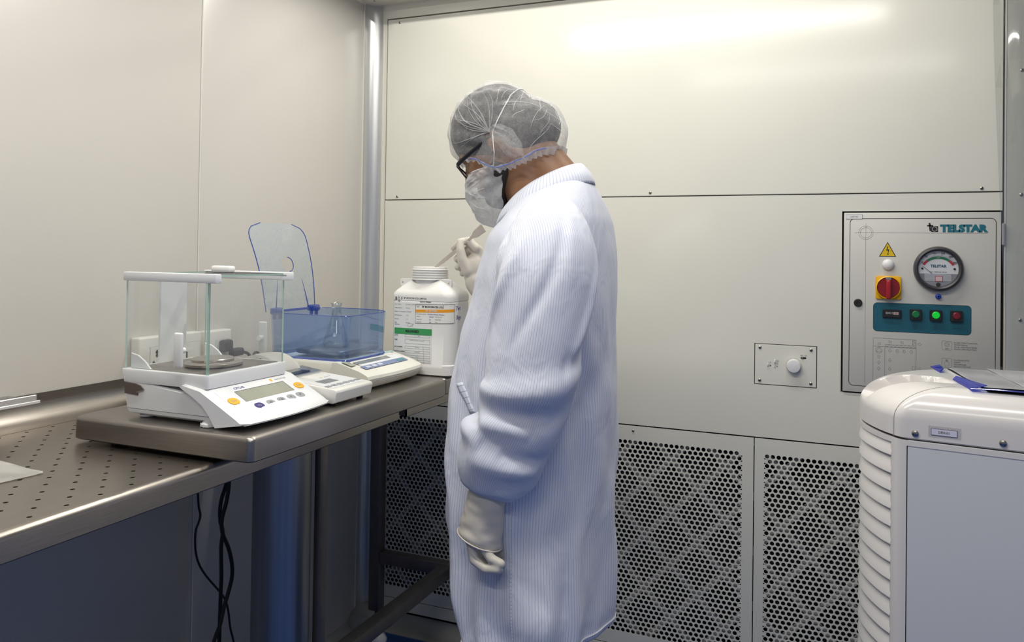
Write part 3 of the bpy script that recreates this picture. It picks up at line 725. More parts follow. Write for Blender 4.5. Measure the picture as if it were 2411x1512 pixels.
jc = ((jx0+jx1)/2-.004, (jy0+jy1)/2)
def jneck(b):
    pr = [(.0500, .2515), (.0475, .2555), (.0475, .257)]
    for k in range(4): z = .257+k*.0065; pr += [(.0475, z), (.0500, z+.0015), (.0500, z+.0030), (.0475, z+.0045)]
    pr += [(.0475, .284), (.0465, .286), (.0435, .286), (.0425, .284), (.0425, .20)]
    lathe(b, [(r, jz+z) for r, z in pr], 56, Matrix.Translation((jc[0], jc[1], 0)), caps=False)
nk = part('screw_neck', M_jar, jar, jneck, ang=50)
part('powder', mat('white_powder', (.82, .81, .79), .9, bump=.4, bscale=90), jar, lambda b: lathe(b, [(.0424, jz+.225), (.03, jz+.229), (.012, jz+.227), (0, jz+.228)], 40, Matrix.Translation((jc[0], jc[1], 0))))
for sx in (-1, 1):
    tb = part('handle_lug', M_jar, jar, lambda b: prism(b, [(jc[0]+sx*x, jy0+.040, jz+z) for x, z in ((.028, .240), (.060, .228), (.074, .232), (.079, .236), (.079, .250), (.076, .2525), (.046, .2535), (.028, .250))], (0, .0045, 0), .0008, 1))
    part('lug_hole', mat('lug_shadow', (.45, .44, .42), .6), tb, lambda b: lathe(b, [(.0022, 0), (.0022, .0008)], 12, Matrix.Translation((jc[0]+sx*.0700, jy0+.0398, jz+.2440)) @ Matrix.Rotation(PI/2, 4, 'X')))
def jpos(s, z, off=.0006):
    """s = x along the front face, running on round the right-hand corner"""
    fy, ins = jy0+.004, .004; xe = jx1-ins-jr
    if s <= xe: return Vector((s, fy-off, z))
    a = (s-xe)/jr
    if a < PI/2: return Vector((xe+(jr+off)*math.sin(a), fy+jr-(jr+off)*math.cos(a), z))
    return Vector((jx1-ins+off, fy+jr+(s-xe-jr*PI/2), z))
def sheet(name, m, par, s0, s1, z0, z1, off=.0006, dz=0, n=14):
    b = BM(); grid(b, lambda u, v: jpos(s0+(s1-s0)*u, z0+(z1-z0)*v+dz*u, off), n, 1)
    return obj(name, b, m, par)
M_lab = mat('label_paper', (.74, .74, .72), .5, var=.01)
M_lab2 = mat('sticker_paper', (.80, .79, .75), .5, var=.01)
M_green = mat('label_green', (.045, .30, .09), .5)
M_orange = mat('label_orange', (.80, .33, .02), .5)
M_ink = mat('faded_ink', (.16, .16, .16), .6)
M_pen = mat('blue_pen', (.05, .05, .36), .5)
def jt(s, x, z, size, m=None, par=None, al='LEFT', bold=0, shear=0, sxx=1, off=.0012):
    M = frame(jpos(x, z, off), (1, 0, 0), (0, 0, 1))
    return text(s, size, m or M_ink, par, M, ext=.00004, align=al, bold=bold, shear=shear, sx=sxx)
lb = sheet('paper_label', M_lab, jb, -1.119, -1.005, 1.030, 1.2045)
jt('B', -1.1165, 1.2150, .0115, M_black, lb, bold=.0001); jt('F', -1.0985, 1.2150, .0115, M_black, lb, bold=.0001)
part('helix_mark', M_black, lb, lambda b: [tube(b, [jpos(-1.1045+s*.0028*math.sin(k*.75), 1.2070+k*.0013, .0010) for k in range(13)], .00045, 5) for s in (1, -1)])
jt('BF BIOSCIENCES LIMITED', -1.0905, 1.2165, .0062, M_black, lb, bold=.00012)
jt('Lahore, Pakistan', -1.008, 1.2085, .0050, M_black, lb, 'RIGHT', bold=.0001)
for k, (a, c) in enumerate((('Item Name', 'Di-Sodium Hydrogen Phosphate'), ('ARN Number', 'RM-020'), ('Batch / Lot Number', 'A 0000000'), ('Net Quantity', '1 KG'), ('Net wt.', '5. 10'), ('Mfg', '0000000'))):
    jt(a, -1.117, 1.2000-k*.0098, .0040, M_ink, lb); jt(c, -1.084, 1.2000-k*.0098, .0040, M_greyink, lb)
jt('Signature', -1.117, 1.125+.0215, .0040, M_ink, lb)
def line(b, s0, z0, s1, z1, w=.0004, off=.0010):
    p, q = jpos(s0, z0, off), jpos(s1, z1, off); tube(b, [p, q], w, 4)
def rect(b, s0, s1, z0, z1, w=.0003):
    line(b, s0, z0, s1, z0, w); line(b, s0, z1, s1, z1, w); line(b, s0, z0, s0, z1, w); line(b, s1, z0, s1, z1, w)
part('form_box', M_greyink, lb, lambda b: (rect(b, -1.077, -1.062, 1.142, 1.149), line(b, -1.068, 1.143, -1.058, 1.150)))
gs = sheet('released_strip', M_green, lb, -1.1175, -1.0045, 1.1205, 1.1370, .0009)
jt('RELEASED', -1.063, 1.1288, .0092, M_black, gs, 'CENTER', bold=.00025, off=.0014)
for k, a in enumerate(('DATE', 'ITEM', 'SPN NUMBER', 'BATCH NUMBER', 'QUANTITY', 'QC NUMBER')):
    z = 1.117-k*.0118-(.007 if k > 1 else 0)
    jt(a, -1.117, z, .0042, M_ink, lb, bold=.0001)
    part('form_box', M_greyink, lb, lambda b: rect(b, -1.085, -1.010, z-.0030-(.006 if k == 1 else 0), z+.0028))
    jt(('0   0   0000', 'Sodium Hydrogen Phosphate', 'RM-020', 'A 0000000', '1 KG', '0-20')[k], -1.048, z, .0038, M_greyink, lb, 'CENTER')
part('form_line', M_greyink, lb, lambda b: (line(b, -1.030, 1.092, -1.026, 1.040), line(b, -1.045, 1.046, -1.026, 1.040), line(b, -1.048, 1.060, -1.040, 1.045)))
qs = sheet('sampled_sticker', M_lab2, jb, -1.054, -.940, 1.1505, 1.2005, .0011, .004)
sheet('orange_band', M_orange, qs, -1.053, -.941, 1.1795, 1.1875, .0014, .004)
part('sticker_border', M_black, qs, lambda b: [tube(b, [jpos(-1.054+.114*k/16, z+.004*k/16, .0013) for k in range(17)], .0004, 4) for z in (1.1508, 1.2002)]+[tube(b, [jpos(s, 1.1508+d, .0013), jpos(s, 1.2002+d, .0013)], .0004, 4) for s, d in ((-1.054, 0), (-.940, .004))]+[tube(b, [jpos(-.971, 1.1895+.003, .0013), jpos(-.971, 1.203, .0013)], .0003, 4)])
jt('BF BIOSCIENCES LTD', -1.034, 1.1955, .0066, M_black, qs, bold=.00012, off=.0018)
jt('BSF', -1.051, 1.1955, .0062, M_greyink, qs, off=.0018)
jt('QC SAMPLED', -1.006, 1.1855, .0060, M_lab2, qs, 'CENTER', bold=.00012, off=.0020)
jt('Item Name / Grade', -1.051, 1.1760, .0036, M_ink, qs, off=.0018)
jt('Di-Sodium Hydrogen Phosphate', -1.018, 1.1765, .0042, M_pen, qs, shear=.25, off=.0018, sxx=.92)
for k, (a, c, d) in enumerate((('ARN #', 'RM020', 'Batch & Lot #'), ('Sample No.', '54', 'Sample Qty.'), ('Sample By', 'AB', 'Date'))):
    z = 1.1695-k*.0072
    jt(a, -1.051, z, .0036, M_ink, qs, off=.0018); jt(c, -1.013, z, .0046, M_pen, qs, shear=.25, off=.0018); jt(d, -.995, z+.001, .0036, M_ink, qs, off=.0018)
sideM = lambda y, z: frame((jx1-.004+.0009, y, z), (0, 1, 0), (0, 0, 1))
text('Twt', .016, M_pen, jb, sideM(1.905, 1.192), ext=.00005, shear=.2, name='handwriting')
text('3kgs', .0155, M_pen, jb, sideM(1.908, 1.168), ext=.00005, shear=.2, name='handwriting')

# ------------------------------------------------------------------ control cabinet door
M_door = mat('door_grey_paint', (.60, .59, .555), .34, var=.01)
M_teal = mat('teal_plate', (.008, .105, .155), .4)
M_tealink = mat('teal_ink', (.01, .15, .21), .5)
M_red = mat('switch_red', (.23, .008, .014), .32)
M_gline = mat('print_line_grey', (.14, .14, .14), .6)
cab = thingw('control_cabinet', 'grey electrical control cabinet door with pressure gauge, rotary switch and push buttons', 'control cabinet', (.187, 2.5, .955))
door = part('door_leaf', M_door, cab, lambda b: bx(b, -.0085, .3830, 2.4955, 2.512, .9575, 1.4700, .002, 2))
DY = 2.4955
def dM(x, z, off=.0003): return wallM(x, z, DY-off)
def dline(b, x0, z0, x1, z1, w=.0008, off=.0002):
    d = Vector((x1-x0, z1-z0)); n = Vector((-d.y, d.x)).normalized()*w/2
    prism(b, [(x0+n.x, DY, z0+n.y), (x1+n.x, DY, z1+n.y), (x1-n.x, DY, z1-n.y), (x0-n.x, DY, z0-n.y)], (0, -off, 0))
def dpoly(b, pts, off=.0003, y=None): prism(b, [(x, DY if y is None else y, z) for x, z in pts], (0, -off, 0))
def dloop(b, pts, w=.001, off=.0002):
    for p, q in zip(pts, pts[1:]+pts[:1]): dline(b, p[0], p[1], q[0], q[1], w, off)
part('printed_border', M_black, door, lambda b: dloop(b, rrect(.363, .477, .012, 6, .1895, 1.2145), .0016), smooth=False)
part('printed_rule', M_gline, door, lambda b: (dline(b, .020, 1.4125, .351, 1.4125, .0006), dline(b, .0495, .985, .0495, 1.440, .0006), dloop(b, [(.0495+.0190*math.cos(a), 1.4125+.0190*math.sin(a)) for a in [2*PI*k/32 for k in range(32)]], .0006), dloop(b, [(.0495+.0145*math.cos(a), 1.4125+.0145*math.sin(a)) for a in [2*PI*k/32 for k in range(32)]], .0006)), smooth=False)
lg = part('logo_mark', M_black, door, lambda b: (dpoly(b, [(.215, 1.4155), (.232, 1.4155), (.232, 1.4315), (.215, 1.4315)]), dpoly(b, [(.2085, 1.4405), (.213, 1.4405), (.2155, 1.418), (.211, 1.418)]), dpoly(b, [(.2050, 1.4345), (.220, 1.4345), (.220, 1.4310), (.2050, 1.4310)])), smooth=False)
part('logo_ring', M_door, lg, lambda b: dloop(b, [(.2235+.006*math.cos(a), 1.4235+.006*math.sin(a)) for a in [2*PI*k/24 for k in range(24)]], .0012, .0006), smooth=False)
text('TELSTAR', .0262, M_tealink, door, dM(.2935, 1.4245), bold=.0019, sx=1.10, space=.97)
wt = part('warning_triangle', M_black, door, lambda b: dpoly(b, [(.084, 1.3455), (.128, 1.3455), (.106, 1.3870)]), smooth=False)
part('triangle_face', mat('warning_yellow', (.75, .50, .01), .45), wt, lambda b: dpoly(b, [(.0872, 1.3472), (.1248, 1.3472), (.106, 1.3832)], .0006), smooth=False)
part('bolt_mark', M_black, wt, lambda b: dpoly(b, [(.1055, 1.3745), (.1075, 1.3735), (.1052, 1.3650), (.1100, 1.3660), (.1075, 1.3530), (.1095, 1.3535), (.1065, 1.3490), (.1050, 1.3545), (.1065, 1.3535), (.1072, 1.3635), (.1025, 1.3620)], .0009), smooth=False)
part('indicator_lamp', mat('white_lens', (.82, .82, .82), .3), door, lambda b: lathe(b, [(.0155, 0), (.0155, .003), (.0145, .007), (.0115, .0105), (.006, .0128), (0, .0135)], 32, dM(.1075, 1.3230)))
ys = part('isolator_plate', mat('switch_yellow', (.80, .43, .0), .38), door, lambda b: prism(b, [(x, DY, z) for x, z in rrect(.066, .066, .006, 4, .1085, 1.2580)], (0, -.006, 0), .0015, 2))
part('isolator_ring', mat('switch_yellow_ring', (.80, .45, .0), .35), ys, lambda b: lathe(b, [(.033, .006), (.0325, .014), (.0300, .016), (.0290, .014), (.0290, .009)], 40, dM(.1085, 1.2580), caps=False))
part('isolator_dial', M_red, ys, lambda b: lathe(b, [(.0290, .007), (.0288, .013), (.0275, .0145), (0, .0145)], 40, dM(.1085, 1.2580)))
part('isolator_grip', mat('grip_red', (.36, .012, .02), .3), ys, lambda b: bx(b, .1020, .1150, DY-.032, DY-.012, 1.2265, 1.2800, .004, 3))
part('isolator_tab', mat('tab_grey', (.2, .2, .21), .4), ys, lambda b: bx(b, .1015, .1155, DY-.020, DY-.013, 1.2795, 1.2870, .001, 1))
# pressure gauge
gx, gz = .2325, 1.3135
ga = part('gauge_rim', mat('gauge_rim_grey', (.045, .043, .048), .35), door, lambda b: lathe(b, [(.0615, 0), (.0620, .010), (.0590, .018), (.0545, .020), (.0500, .017), (.0490, .010)], 64, dM(gx, gz), caps=False))
gface = part('gauge_dial', mat('dial_white', (.74, .75, .77), .4), ga, lambda b: lathe(b, [(.0500, .0085), (0, .0090)], 56, dM(gx, gz)))
def arcband(b, r0, r1, a0, a1, off, n=14):
    pts = [(gx+r1*math.cos(a0+(a1-a0)*k/n), gz-.012+r1*math.sin(a0+(a1-a0)*k/n)) for k in range(n+1)]+[(gx+r0*math.cos(a1-(a1-a0)*k/n), gz-.012+r0*math.sin(a1-(a1-a0)*k/n)) for k in range(n+1)]
    prism(b, [(x, DY-.0090, z) for x, z in pts], (0, -off, 0))
D = math.radians
part('safe_band', mat('band_green', (.02, .21, .09), .5), gface, lambda b: arcband(b, .0400, .0465, D(52), D(128), .0006), smooth=False)
part('low_band', mat('band_red', (.50, .03, .05), .5), gface, lambda b: arcband(b, .0400, .0465, D(128), D(148), .0006), smooth=False)
part('high_band', mat('band_red_high', (.50, .03, .05), .5), gface, lambda b: arcband(b, .0400, .0465, D(32), D(52), .0006), smooth=False)
def tick(b, a, r0, r1, w):
    c, s = math.cos(a), math.sin(a); o = (-s*w/2, c*w/2); z0 = gz-.012
    prism(b, [(gx+r*c+k*o[0], DY-.0090, z0+r*s+k*o[1]) for r, k in ((r0, -1), (r1, -1), (r1, 1), (r0, 1))], (0, -.0007, 0))
part('scale_tick', M_black, gface, lambda b: [tick(b, D(148-116*k/25), .0470, .0500 if k % 5 else .0515, .0005) for k in range(26)], smooth=False)['kind'] = 'stuff'
for k, s in enumerate(('0', '50', '100', '150', '200', '250')):
    a = D(148-116*k/5); text(s, .0066, M_black, gface, dM(gx+.0545*math.cos(a)*(.86 if k in (0, 5) else .96), gz-.012+.0555*math.sin(a), .0098), ext=.00005, bold=.0001)
text('TELSTAR', .0098, mat('dial_ink_navy', (.02, .09, .16), .5), gface, dM(gx, gz+.0075, .0098), bold=.00035, ext=.00005)
text('MAX. PRESSURE 100 kPa', .0040, M_black, gface, dM(gx, gz-.0085, .0098), ext=.00005)
text('SAFE', .0038, M_lab, gface, dM(gx, gz-.012+.0432, .0104), ext=.00005); text('pascals', .0036, M_black, gface, dM(gx, gz+.0435, .0098), ext=.00005)
part('needle', M_black, gface, lambda b: prism(b, [(x, DY-.0105, z) for x, z in ((gx-.0400, gz+.0080), (gx-.0395, gz+.0086), (gx-.0150, gz-.0125), (gx-.0160, gz-.0130))], (0, -.0004, 0)), smooth=False)
for s in (-1, 1): part('dial_screw', M_dark, gface, lambda b: lathe(b, [(.0030, .009), (.0028, .0105), (0, .011)], 12, dM(gx+s*.0395, gz+.0005, 0)))
part('lower_window', mat('window_grey', (.27, .28, .31), .3, var=.2, vscale=30), gface, lambda b: prism(b, [(gx+.0485*math.cos(a), DY-.0092, gz+.0485*math.sin(a)) for a in [D(180+16+148*k/20) for k in range(21)]], (0, -.0006, 0)), smooth=False)
part('window_box', mat('window_pale', (.42, .43, .46), .35), gface, lambda b: bx(b, gx-.034, gx+.032, DY-.0105, DY-.0097, gz-.034, gz-.015, .002, 1))
rl = part('seal_label', mat('seal_red', (.45, .05, .08), .5), gface, lambda b: bx(b, gx-.0080, gx+.0110, DY-.0112, DY-.0104, gz-.0345, gz-.0200), smooth=False)
part('seal_face', mat('seal_pink', (.70, .52, .52), .5), rl, lambda b: bx(b, gx-.0066, gx+.0096, DY-.0116, DY-.0111, gz-.0332, gz-.0213), smooth=False)
part('zero_knob', M_dark, gface, lambda b: lathe(b, [(.006, .009), (.005, .012), (0, .013)], 16, dM(gx, gz-.0430, 0)))
part('gauge_glass', clear('gauge_glass', (.97, .97, .98), .03, .25, .02), ga, lambda b: lathe(b, [(.0495, .0145), (.035, .0168), (.018, .0180), (0, .0184)], 48, dM(gx, gz), caps=False))
bpn = part('test_port', mat('port_blue', (.01, .06, .45), .35), door, lambda b: lathe(b, [(.0072, 0), (.0072, .007), (.0045, .0085), (.0045, .012), (.0022, .0125)], 24, dM(.2335, 1.2375), caps=False))
part('port_bore', M_dark, bpn, lambda b: lathe(b, [(.0024, .004), (0, .0041)], 12, dM(.2335, 1.2375)))
# teal strip
tp = part('button_plate', M_black, door, lambda b: prism(b, [(x, DY, z) for x, z in rrect(.2440, .0810, .011, 5, .1920, 1.1745)], (0, -.0004, 0)), smooth=False)
part('plate_face', M_teal, tp, lambda b: prism(b, [(x, DY-.0004, z) for x, z in rrect(.2420, .0790, .0100, 5, .1920, 1.1745)], (0, -.0004, 0)), smooth=False)
hc = part('hour_counter', mat('counter_black', (.012, .012, .014), .3), tp, lambda b: bx(b, .0940, .1420, DY-.008, DY-.0006, 1.1735, 1.1965, .0015, 1))
text('02021', .0085, mat('digit_white', (.6, .6, .6), .5), hc, dM(.1115, 1.1865, .0084), ext=.00005, sx=.9)
part('digit_window', mat('digit_pink', (.60, .47, .46), .4), hc, lambda b: bx(b, .1220, .1345, DY-.0084, DY-.0079, 1.1828, 1.1902), smooth=False)
text('36', .0080, M_red, hc, dM(.1282, 1.1865, .0087), ext=.00005)
for x, m, gl in ((.1780, ('button_green', (.005, .17, .05)), None), (.2275, ('button_green_lit', (.01, .30, .05)), ('00d020', .55)), (.2775, ('button_red', (.18, .008, .018)), None)):
    k = part('push_button', mat('button_bezel', (.014, .014, .016), .35), tp, lambda b: prism(b, [(px, DY-.0006, pz) for px, pz in rrect(.0300, .0300, .0035, 4, x, 1.1850)], (0, -.010, 0), .0012, 1))
    part('button_cap', mat(m[0], m[1], .3, emit=gl[0] if gl else None, estr=gl[1] if gl else 0), k, lambda b: lathe(b, [(.0098, .0100), (.0096, .0135), (.0080, .0150), (0, .0155)], 28, dM(x, 1.1862, 0)))
M_tprint = mat('teal_print', (.004, .05, .075), .5)
def tring(b, cx, cz, r, w=.0006):
    pts = [(cx+r*math.cos(2*PI*k/20), cz+r*math.sin(2*PI*k/20)) for k in range(20)]
    for p, q in zip(pts, pts[1:]+pts[:1]): dline(b, p[0], p[1], q[0], q[1], w, .0011)
part('fan_icon', M_tprint, tp, lambda b: (tring(b, .1770, 1.1550, .0062), [dline(b, p[0], p[1], q[0], q[1], .0006, .0011) for p, q in (((.1735, 1.1590), (.1735, 1.1510)), ((.1735, 1.1590), (.1825, 1.1550)), ((.1735, 1.1510), (.1825, 1.1550)))]), smooth=False)
text('FAN', .0058, M_tprint, tp, dM(.1770, 1.1445, .0009), ext=.0001)
part('lamp_icon', M_tprint, tp, lambda b: (tring(b, .2275, 1.1495, .0048), tring(b, .2275, 1.1585, .0020), dline(b, .2235, 1.1495, .2315, 1.1495, .0006, .0011)), smooth=False)
text('UV LAMP', .0052, M_tprint, tp, dM(.2775, 1.1505, .0009), ext=.0001)
part('key_lock', mat('lock_black', (.012, .012, .012), .45), door, lambda b: lathe(b, [(.0112, 0), (.0112, .003), (.0095, .0045), (.0040, .0045), (.0030, .0030)], 32, dM(.0305, 1.2125)))
# airflow diagram and legend print
def arrow(b, cx, cz, ang, s=.0052):
    pts = [(-.9, .35), (0, .35), (0, .75), (.9, 0), (0, -.75), (0, -.35), (-.9, -.35)]
    c, n = math.cos(ang), math.sin(ang); P2 = [(cx+s*(x*c-y*n), cz+s*(x*n+y*c)) for x, y in pts]; dloop(b, P2, .0005)
def dia(b):
    L0, L1, T0 = .0710, .1800, 1.1145
    for a in ((L0, T0, L1, T0), (L0, T0, L0, .960), (L1, T0, L1, 1.000), (L0, 1.0915, .1000, 1.0915), (.1010, 1.0915, .1010, .960), (.1010, 1.0905, L1, 1.0905)): dline(b, *a, w=.0007)
    for a in ((.1025, 1.0915, .1775, 1.0915), (.1025, 1.0975, .1775, 1.0975), (.1025, 1.0915, .1025, 1.0975), (.1775, 1.0915, .1775, 1.0975)): dline(b, *a, w=.0005)
    for k in range(15): dline(b, .1025+.005*k, 1.0915 if k % 2 else 1.0975, .1075+.005*k, 1.0975 if k % 2 else 1.0915, .0005)
    for a in ((.1710, 1.0990, .1710, 1.1125), (.1775, 1.0990, .1775, 1.1125), (.1710, 1.1125, .1775, 1.1125)): dline(b, *a, w=.0005)
    for k in range(4): dline(b, .1710 if k % 2 else .1775, 1.0990+k*.0034, .1775 if k % 2 else .1710, 1.1024+k*.0034, .0005)
    dloop(b, [(.0858+.0082*math.cos(2*PI*k/22), 1.0805+.0082*math.sin(2*PI*k/22)) for k in range(22)], .0006)
    dloop(b, [(.0858, 1.0880), (.0790, 1.0765), (.0926, 1.0765)], .0005)
    arrow(b, .0868, 1.0985, PI/4); arrow(b, .1145, 1.1050, -PI/4); arrow(b, .1450, 1.1045, -PI/4); arrow(b, .1890, 1.1030, 0)
    for x in (.1140, .1325, .1500, .1680): arrow(b, x, 1.0800, -PI/2)
    for z in (1.0625, 1.0460, 1.0290): arrow(b, .0858, z, PI/2)
    for z in (1.0535, 1.0290): arrow(b, .1140, z, -PI/2)
    dloop(b, [(.1705, 1.0300), (.1780, 1.0300), (.1780, 1.0400), (.1705, 1.0400)], .0005); arrow(b, .1890, 1.0350, 0)
part('airflow_diagram', M_gline, door, dia, smooth=False)
for zc, ls, ic in ((1.1035, ('FLUJO (VENTILADOR)', 'FLOW (FAN)', 'FLUX (VENTILATEUR)', 'FLUSS (VENTILATOR)'), 'FAN'), (1.0560, ('ILUMINACION', 'LIGHT', 'ECLAIRAGE', 'BELEUCHTUNG'), '')):
    part('legend_icon', M_gline, door, lambda b: (dloop(b, rrect(.0235, .0245, .002, 3, .2555, zc), .0006), dloop(b, [(.2555+.0062*math.cos(2*PI*k/18), zc+.003-(0 if ic else .006)+.0062*math.sin(2*PI*k/18)) for k in range(18)], .0005), dloop(b, [(.2525, zc+.0065), (.2525, zc-.0005), (.2610, zc+.003)] if ic else [(.2535, zc+.0045), (.2575, zc+.0045), (.2575, zc+.0085), (.2535, zc+.0085)], .0005 if ic else .0012)), smooth=False)
    if ic: text(ic, .0046, M_gline, door, dM(.2555, zc-.0088), ext=.0001)
    for k, s in enumerate(ls): text(s, .0050, M_gline, door, dM(.2725, zc+.0085-k*.0058), ext=.0001, align='LEFT', shear=.2 if k else 0, sx=1.15)
tgl = part('name_tag', M_white, door, lambda b: bx(b, -.0030, .0400, DY-.0012, DY, 1.4520, 1.4650), smooth=False)
part('tag_border', M_gline, tgl, lambda b: [prism(b, [(x0, DY-.0012, z0), (x1, DY-.0012, z0), (x1, DY-.0012, z1), (x0, DY-.0012, z1)], (0, -.0001, 0)) for x0, x1, z0, z1 in ((-.003, .040, 1.452, 1.4525), (-.003, .040, 1.4645, 1.465), (-.003, -.0025, 1.452, 1.465), (.0395, .040, 1.452, 1.465))], smooth=False)
text('LAF-02', .0062, M_ink, tgl, dM(.0185, 1.4585, .0014), ext=.0001, sx=1.1)
part('door_hinge', mat('hinge_grey', (.45, .44, .44), .4, .5), cab, lambda b: bx(b, .3845, .3915, DY-.006, DY+.010, 1.380, 1.440, .002, 1))

# ------------------------------------------------------------------ thermostat plate
tpn = thingw('thermostat_plate', 'small recessed cream plate with a white dial, sliders and four corner screws', 'control plate', (-.1655, 2.5, .96))
M_tp = M_paint
tpl = part('plate', M_tp, tpn, lambda b: bx(b, -.2515, -.0795, 2.5005, 2.515, .9600, 1.0790, .001, 1))
for x, z in ((-.2375, 1.0690), (-.0940, 1.0690), (-.2375, .9710), (-.0940, .9710)):
    s = screw(tpn, x, z, 2.5005, .0046)
kn = part('dial', mat('dial_pearl', (.78, .78, .80), .3), tpn, lambda b: lathe(b, [(.0200, .002), (.0195, .016), (.0180, .0185), (.0130, .0195), (0, .0200)], 40, wallM(-.1410, 1.0205, 2.5005)))
for k in range(26):
    a = D(-60+300*k/25)
    part('dial_tick', M_gline, kn, lambda b: bx(b, -.0004, .0004, -.0008, .0008, 0, .0003), smooth=False, M=wallM(-.1410+.0222*math.cos(a), 1.0205+.0222*math.sin(a), 2.5005) @ Matrix.Rotation(a+PI/2, 4, 'Z'))
part('switch_slot', M_dark, tpn, lambda b: prism(b, [(x, 2.5005, z) for x, z in rrect(.0160, .0055, .0026, 4, -.1150, 1.0445)], (0, -.0003, 0)), smooth=False)
part('switch_nub', mat('nub_grey', (.1, .1, .1), .4), tpn, lambda b: bx(b, -.1215, -.1150, 2.4965, 2.5005, 1.0425, 1.0465, .001, 1))
text('OFF', .0040, M_gline, tpn, wallM(-.1200, 1.0512, 2.5002), ext=.0001); text('ON', .0040, M_gline, tpn, wallM(-.1085, 1.0512, 2.5002), ext=.0001)
for x, z0, z1 in ((-.2140, 1.0150, 1.0290), (-.1945, 1.0110, 1.0350)):
    sl = part('slider', mat('slider_pale', (.62, .61, .59), .4), tpn, lambda b: bx(b, x-.0022, x+.0022, 2.4990, 2.5006, z0, z1, .0006, 1))
    part('slider_nub', M_white, sl, lambda b: bx(b, x-.0020, x+.0020, 2.4950, 2.4992, z0+.001 if x < -.2 else z1-.009, z0+.009 if x < -.2 else z1-.001, .0008, 1))
for x, z, r, f in ((-.2072, 1.0255, .0022, 0), (-.2072, 1.0165, .0024, 1), (-.1868, 1.0310, .0030, 0), (-.1875, 1.0230, .0026, 0), (-.1880, 1.0150, .0018, 1)):
    part('symbol_mark', M_gline, tpn, lambda b: lathe(b, [(r, 0), (r, .0003)] if f else [(r, 0), (r, .0003), (r*.72, .0003), (r*.72, 0)], 16, wallM(x, z, 2.5005), caps=bool(f)))

# ------------------------------------------------------------------ dehumidifier
M_deh = mat('dehumidifier_white', (.74, .71, .69), .22, spec=.5, var=.008, coat=.3)
M_dehp = mat('dehumidifier_side_grey', (.68, .69, .71), .30, var=.012, vscale=3)
HO = Vector((.101, 1.655, 0)); HA = math.atan2(-.15, .989)
dh = thing('dehumidifier', 'white portable dehumidifier with louvred bowed front and grey side panel', 'dehumidifier', HO, HA)
DL, DW, HB, HT = .58, .405, 1.008, 1.103
def outline(ins=0, n=18, fr=0):
    """plan outline from the right end of the near side, round the bowed front, to the far side"""
    near = [(DL, ins)]; c0 = Vector((.004+ins*(1+fr*.6), ins)); c1 = Vector((-.0145+ins*(.95+fr*.7), ins)); c2 = Vector((-.0235+ins*(1+fr), .018+.9*ins))
    for k in range(5): s = k/4; p = c0*(1-s)**2+c1*2*s*(1-s)+c2*s*s; near.append((p.x, p.y))
    mid_ = [(c2.x-.079*(1-.5*ins)*math.sin(PI*k/n)**.85, c2.y+(DW-2*c2.y)*k/n) for k in range(1, n)]
    return near+mid_+[(x, DW-y) for x, y in near[::-1]]
def stack(b, rows, capb=True):
    R = [[b.verts.new((x, y, z)) for x, y in outline(i)] for i, z in rows]
    m = len(R[0])
    for a, c in zip(R, R[1:]):
        for i in range(m): b.faces.new((a[i], a[(i+1) % m], c[(i+1) % m], c[i]))
    if capb: b.faces.new(R[0][::-1])
    b.faces.new(R[-1])
r_ = .060
def hood(b):
    rows = [(.004, HB, 0), (0, HB+.003, 0), (0, HB+.018, 0), (0, HT-r_, 0)]+[(r_*(1-math.cos(a)), HT-r_+r_*math.sin(a), a) for a in [PI/2*k/30 for k in range(1, 31)]]+[(r_+.004*k, HT, PI/2) for k in range(1, 8)]
    R = []
    for ins, z, a in rows:
        ring = []
        for p, p2 in zip(outline(ins, 120, .75), outline(ins+.01, 120, .75)):
            e = 0; p = Vector(p); n = (Vector(p2)-p)/.01
            if p.x < ins*1.75-.006:      # finger recess on the bowed front
                q = p.y; w = sst(.105, .168, q)*(1-sst(.180, .187, q)); h = sst(.14, .30, a/(PI/2))*(1-sst(.070, .082, ins)); e = .055*w*h
            pp = p+n*(e*math.cos(a)); ring.append(b.verts.new((pp.x, pp.y, z-e*math.sin(a))))
        R.append(ring)
    m = len(R[0])
    for a_, c in zip(R, R[1:]):
        for i in range(m): b.faces.new((a_[i], a_[(i+1) % m], c[(i+1) % m], c[i]))
    b.faces.new(R[0][::-1]); b.faces.new(R[-1])
def sst(a, b, x): t = min(1, max(0, (x-a)/(b-a))); return t*t*(3-2*t)
hood_o = part('hood', M_deh, dh, hood, ang=50)
part('hood_seam', mat('seam_grey', (.40, .38, .38), .5), hood_o, lambda b: tube(b, [(*(Vector(outline(i, 18, .75)[4])), z) for i, z in [(-.0004, HB+.002), (-.0004, HT-r_)]+[(r_*(1-math.cos(a))-.0004*math.cos(a), HT-r_+(r_+.0002)*math.sin(a)) for a in [PI/2*k/12 for k in range(1, 13)]]], .0005, 5))
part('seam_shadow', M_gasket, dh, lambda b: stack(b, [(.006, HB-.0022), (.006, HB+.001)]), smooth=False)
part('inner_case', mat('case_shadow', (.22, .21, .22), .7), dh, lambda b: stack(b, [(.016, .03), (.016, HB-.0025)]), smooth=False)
part('corner_post', M_deh, dh, lambda b: prism(b, [(x, y, .03) for x, y in [(.004-.030*math.sin(a), .030-.030*math.cos(a)) for a in [D(0), D(12), D(24), D(36), D(48), D(62), D(75)]]+[(-.018, .034), (.004, .034)]], (0, 0, HB-.034)), ang=60)
sp2 = part('side_panel', M_dehp, dh, lambda b: bx(b, .0055, DL-.004, .0012, .012, .035, HB-.0018, .0008, 1))
tg_ = part('panel_screw', M_screw, hood_o, lambda b: lathe(b, [(.0062, 0), (.0056, .0028), (.0030, .0042), (0, .0045)], 18, frame((.0180, 0, HB+.0125), (1, 0, 0), (0, 0, 1))))
